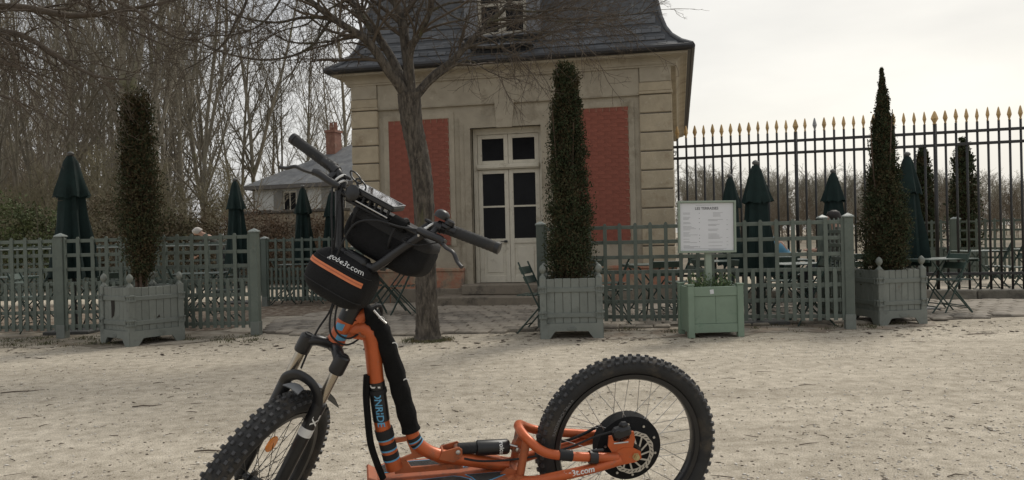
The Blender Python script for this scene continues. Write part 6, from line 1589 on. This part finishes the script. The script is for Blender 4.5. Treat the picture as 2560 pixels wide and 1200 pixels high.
obj('cable', MB().tube(cr_path([(.08, -.09, .40), (.2, -.085, .355), (.34, -.07, .35), (.42, -.05, .345)], 6), .006, 8), m_bkm, sco, smooth=True)
# side stand down to the ground on the left
gp = FRM.inverted() @ (FRM @ Vector((.60, .40, 0)))
c = FRM @ Vector((.62, .40, .0)); foot = Vector((c.x, c.y, .0)); fl = FRM.inverted() @ foot
ks = obj('side_stand', MB().tube([(.66, .10, .165), fl + Vector((0, 0, .006))], .009, 10), m_bk, sco, smooth=True); obj('stand_foot', MB().box((-.02, -.015, -.002), (.02, .015, .008), Matrix.Translation(fl + Vector((0, 0, .004))), c=.003), m_bkm, ks)
# ---- bags strapped on (each lifts off)
def spw(v, e): return math.copysign(abs(v)**e, v)
def sell(c, h, e1, e2, nu, nv):
    def P(u, v): return Vector((c[0] + h[0]*spw(math.cos(v), e1)*spw(math.cos(u), e2), c[1] + h[1]*spw(math.cos(v), e1)*spw(math.sin(u), e2), c[2] + h[2]*spw(math.sin(v), e1)))
    vs_ = [P(2*math.pi*i/nu, -math.pi/2 + math.pi*j/nv) for j in range(nv + 1) for i in range(nu)]
    fs_ = [(j*nu + i, j*nu + (i+1) % nu, (j+1)*nu + (i+1) % nu, (j+1)*nu + i) for j in range(nv) for i in range(nu)]
    return MB().add(vs_, fs_), P
fb = thing('handlebar_bag', 'small rounded black bag with orange zip strapped below the handlebar', 'bag', M=STW)
BC, BH = (.140, -.020, .775), (.078, .114, .083)
mb, P1 = sell(BC, BH, .66, .55, 48, 24); fbb = obj('shell', mb, m_bag, fb, smooth=True)
def P1o(u, v, o):
    p = P1(u, v); c = Vector(BC); n_ = Vector(((p.x - c.x)/BH[0]**2, (p.y - c.y)/BH[1]**2, (p.z - c.z)/BH[2]**2)).normalized(); return p + n_*o
def band(name, v0, v1, u0, u1, off, m_, n=40):
    vs_ = []; 
    for i in range(n + 1):
        u = u0 + (u1 - u0)*i/n
        for vv, o in ((v0, -.002), (v0, off), (v1, off), (v1, -.002)): vs_.append(P1o(u, vv, o))
    fs_ = [(i*4 + j, i*4 + j + 1, i*4 + 4 + j + 1, i*4 + 4 + j) for i in range(n) for j in range(3)]
    return obj(name, MB().add(vs_, [f[::-1] for f in fs_]), m_, fb, smooth=True)
m_zip = mat('orange_zip', (.62, .19, .075), .6, .1, 30)
zp = band('zip', .06, .21, R(-62), R(52), .0016, m_zip); band('zip_teeth', .125, .142, R(-62), R(52), .0030, mat('zip_teeth', (.36, .10, .05), .5))
band('piping', .40, .43, R(-80), R(80), .0022, m_bkm); band('piping', -.34, -.31, R(-80), R(80), .0022, m_bkm)
me = text_mesh('gobe3t.com', .027, 0, .1, 'CENTER', 0)
_us = np.linspace(-1.5, 1.5, 301); _pp = np.array([P1(u_, .6) for u_ in _us]); _sl = np.concatenate([[0], np.cumsum(np.linalg.norm(np.diff(_pp, axis=0), axis=1))])
_vs = np.linspace(0, 1.5, 151); _pv = np.array([P1(.2, v_) for v_ in _vs]); _vl = np.concatenate([[0], np.cumsum(np.linalg.norm(np.diff(_pv, axis=0), axis=1))])
_s0 = np.interp(.0, _us, _sl) + .022; _v0 = np.interp(.62, _vs, _vl)
obj('lettering', remap(me, lambda x_, y_, z_: P1o(float(np.interp(_s0 + x_, _sl, _us)), float(np.interp(_v0 + y_, _vl, _vs)), .0014)), m_wht, fb)
obj('strap', MB().tube([(.05 + .03*math.cos(t), .0 + .034*math.sin(t), .76) for t in np.linspace(0, 6.28, 25)[:-1]], (.004, .014) and .006, 6, closed=True), m_bkm, fb, smooth=True)
obj('buckle', MB().tube([(.07, .10, .72), (.06, .135, .705), (.055, .155, .70)], .0035, 8), m_steel, fb, smooth=True)
obj('side_lamp', MB().lathe([(0, 0), (.020, .0), (.022, .012), (.015, .022), (0, .024)], 18, Matrix.Translation((.12, .075, .855)) @ Matrix.Rotation(.3, 4, 'X')), m_bk, fb, smooth=True)
hb = thing('handlebar_bag', 'long black roll bag hung behind the bars under the screen', 'bag', M=STW)
mb, P2 = sell((.068, .046, .946), (.068, .158, .078), .62, .36, 48, 20); obj('shell', mb, m_bag, hb, smooth=True)
for yy in (-.07, .075): obj('strap', MB().tube([(.110 + .052*math.cos(t), yy, .985 + .056*math.sin(t)) for t in np.linspace(0, 6.283, 29)[:-1]], .005, 8, closed=True), m_bkm, hb, smooth=True)
obj('lid_flap', sell((.072, .046, .990), (.066, .156, .042), .7, .36, 40, 14)[0], m_bkm, hb, smooth=True)
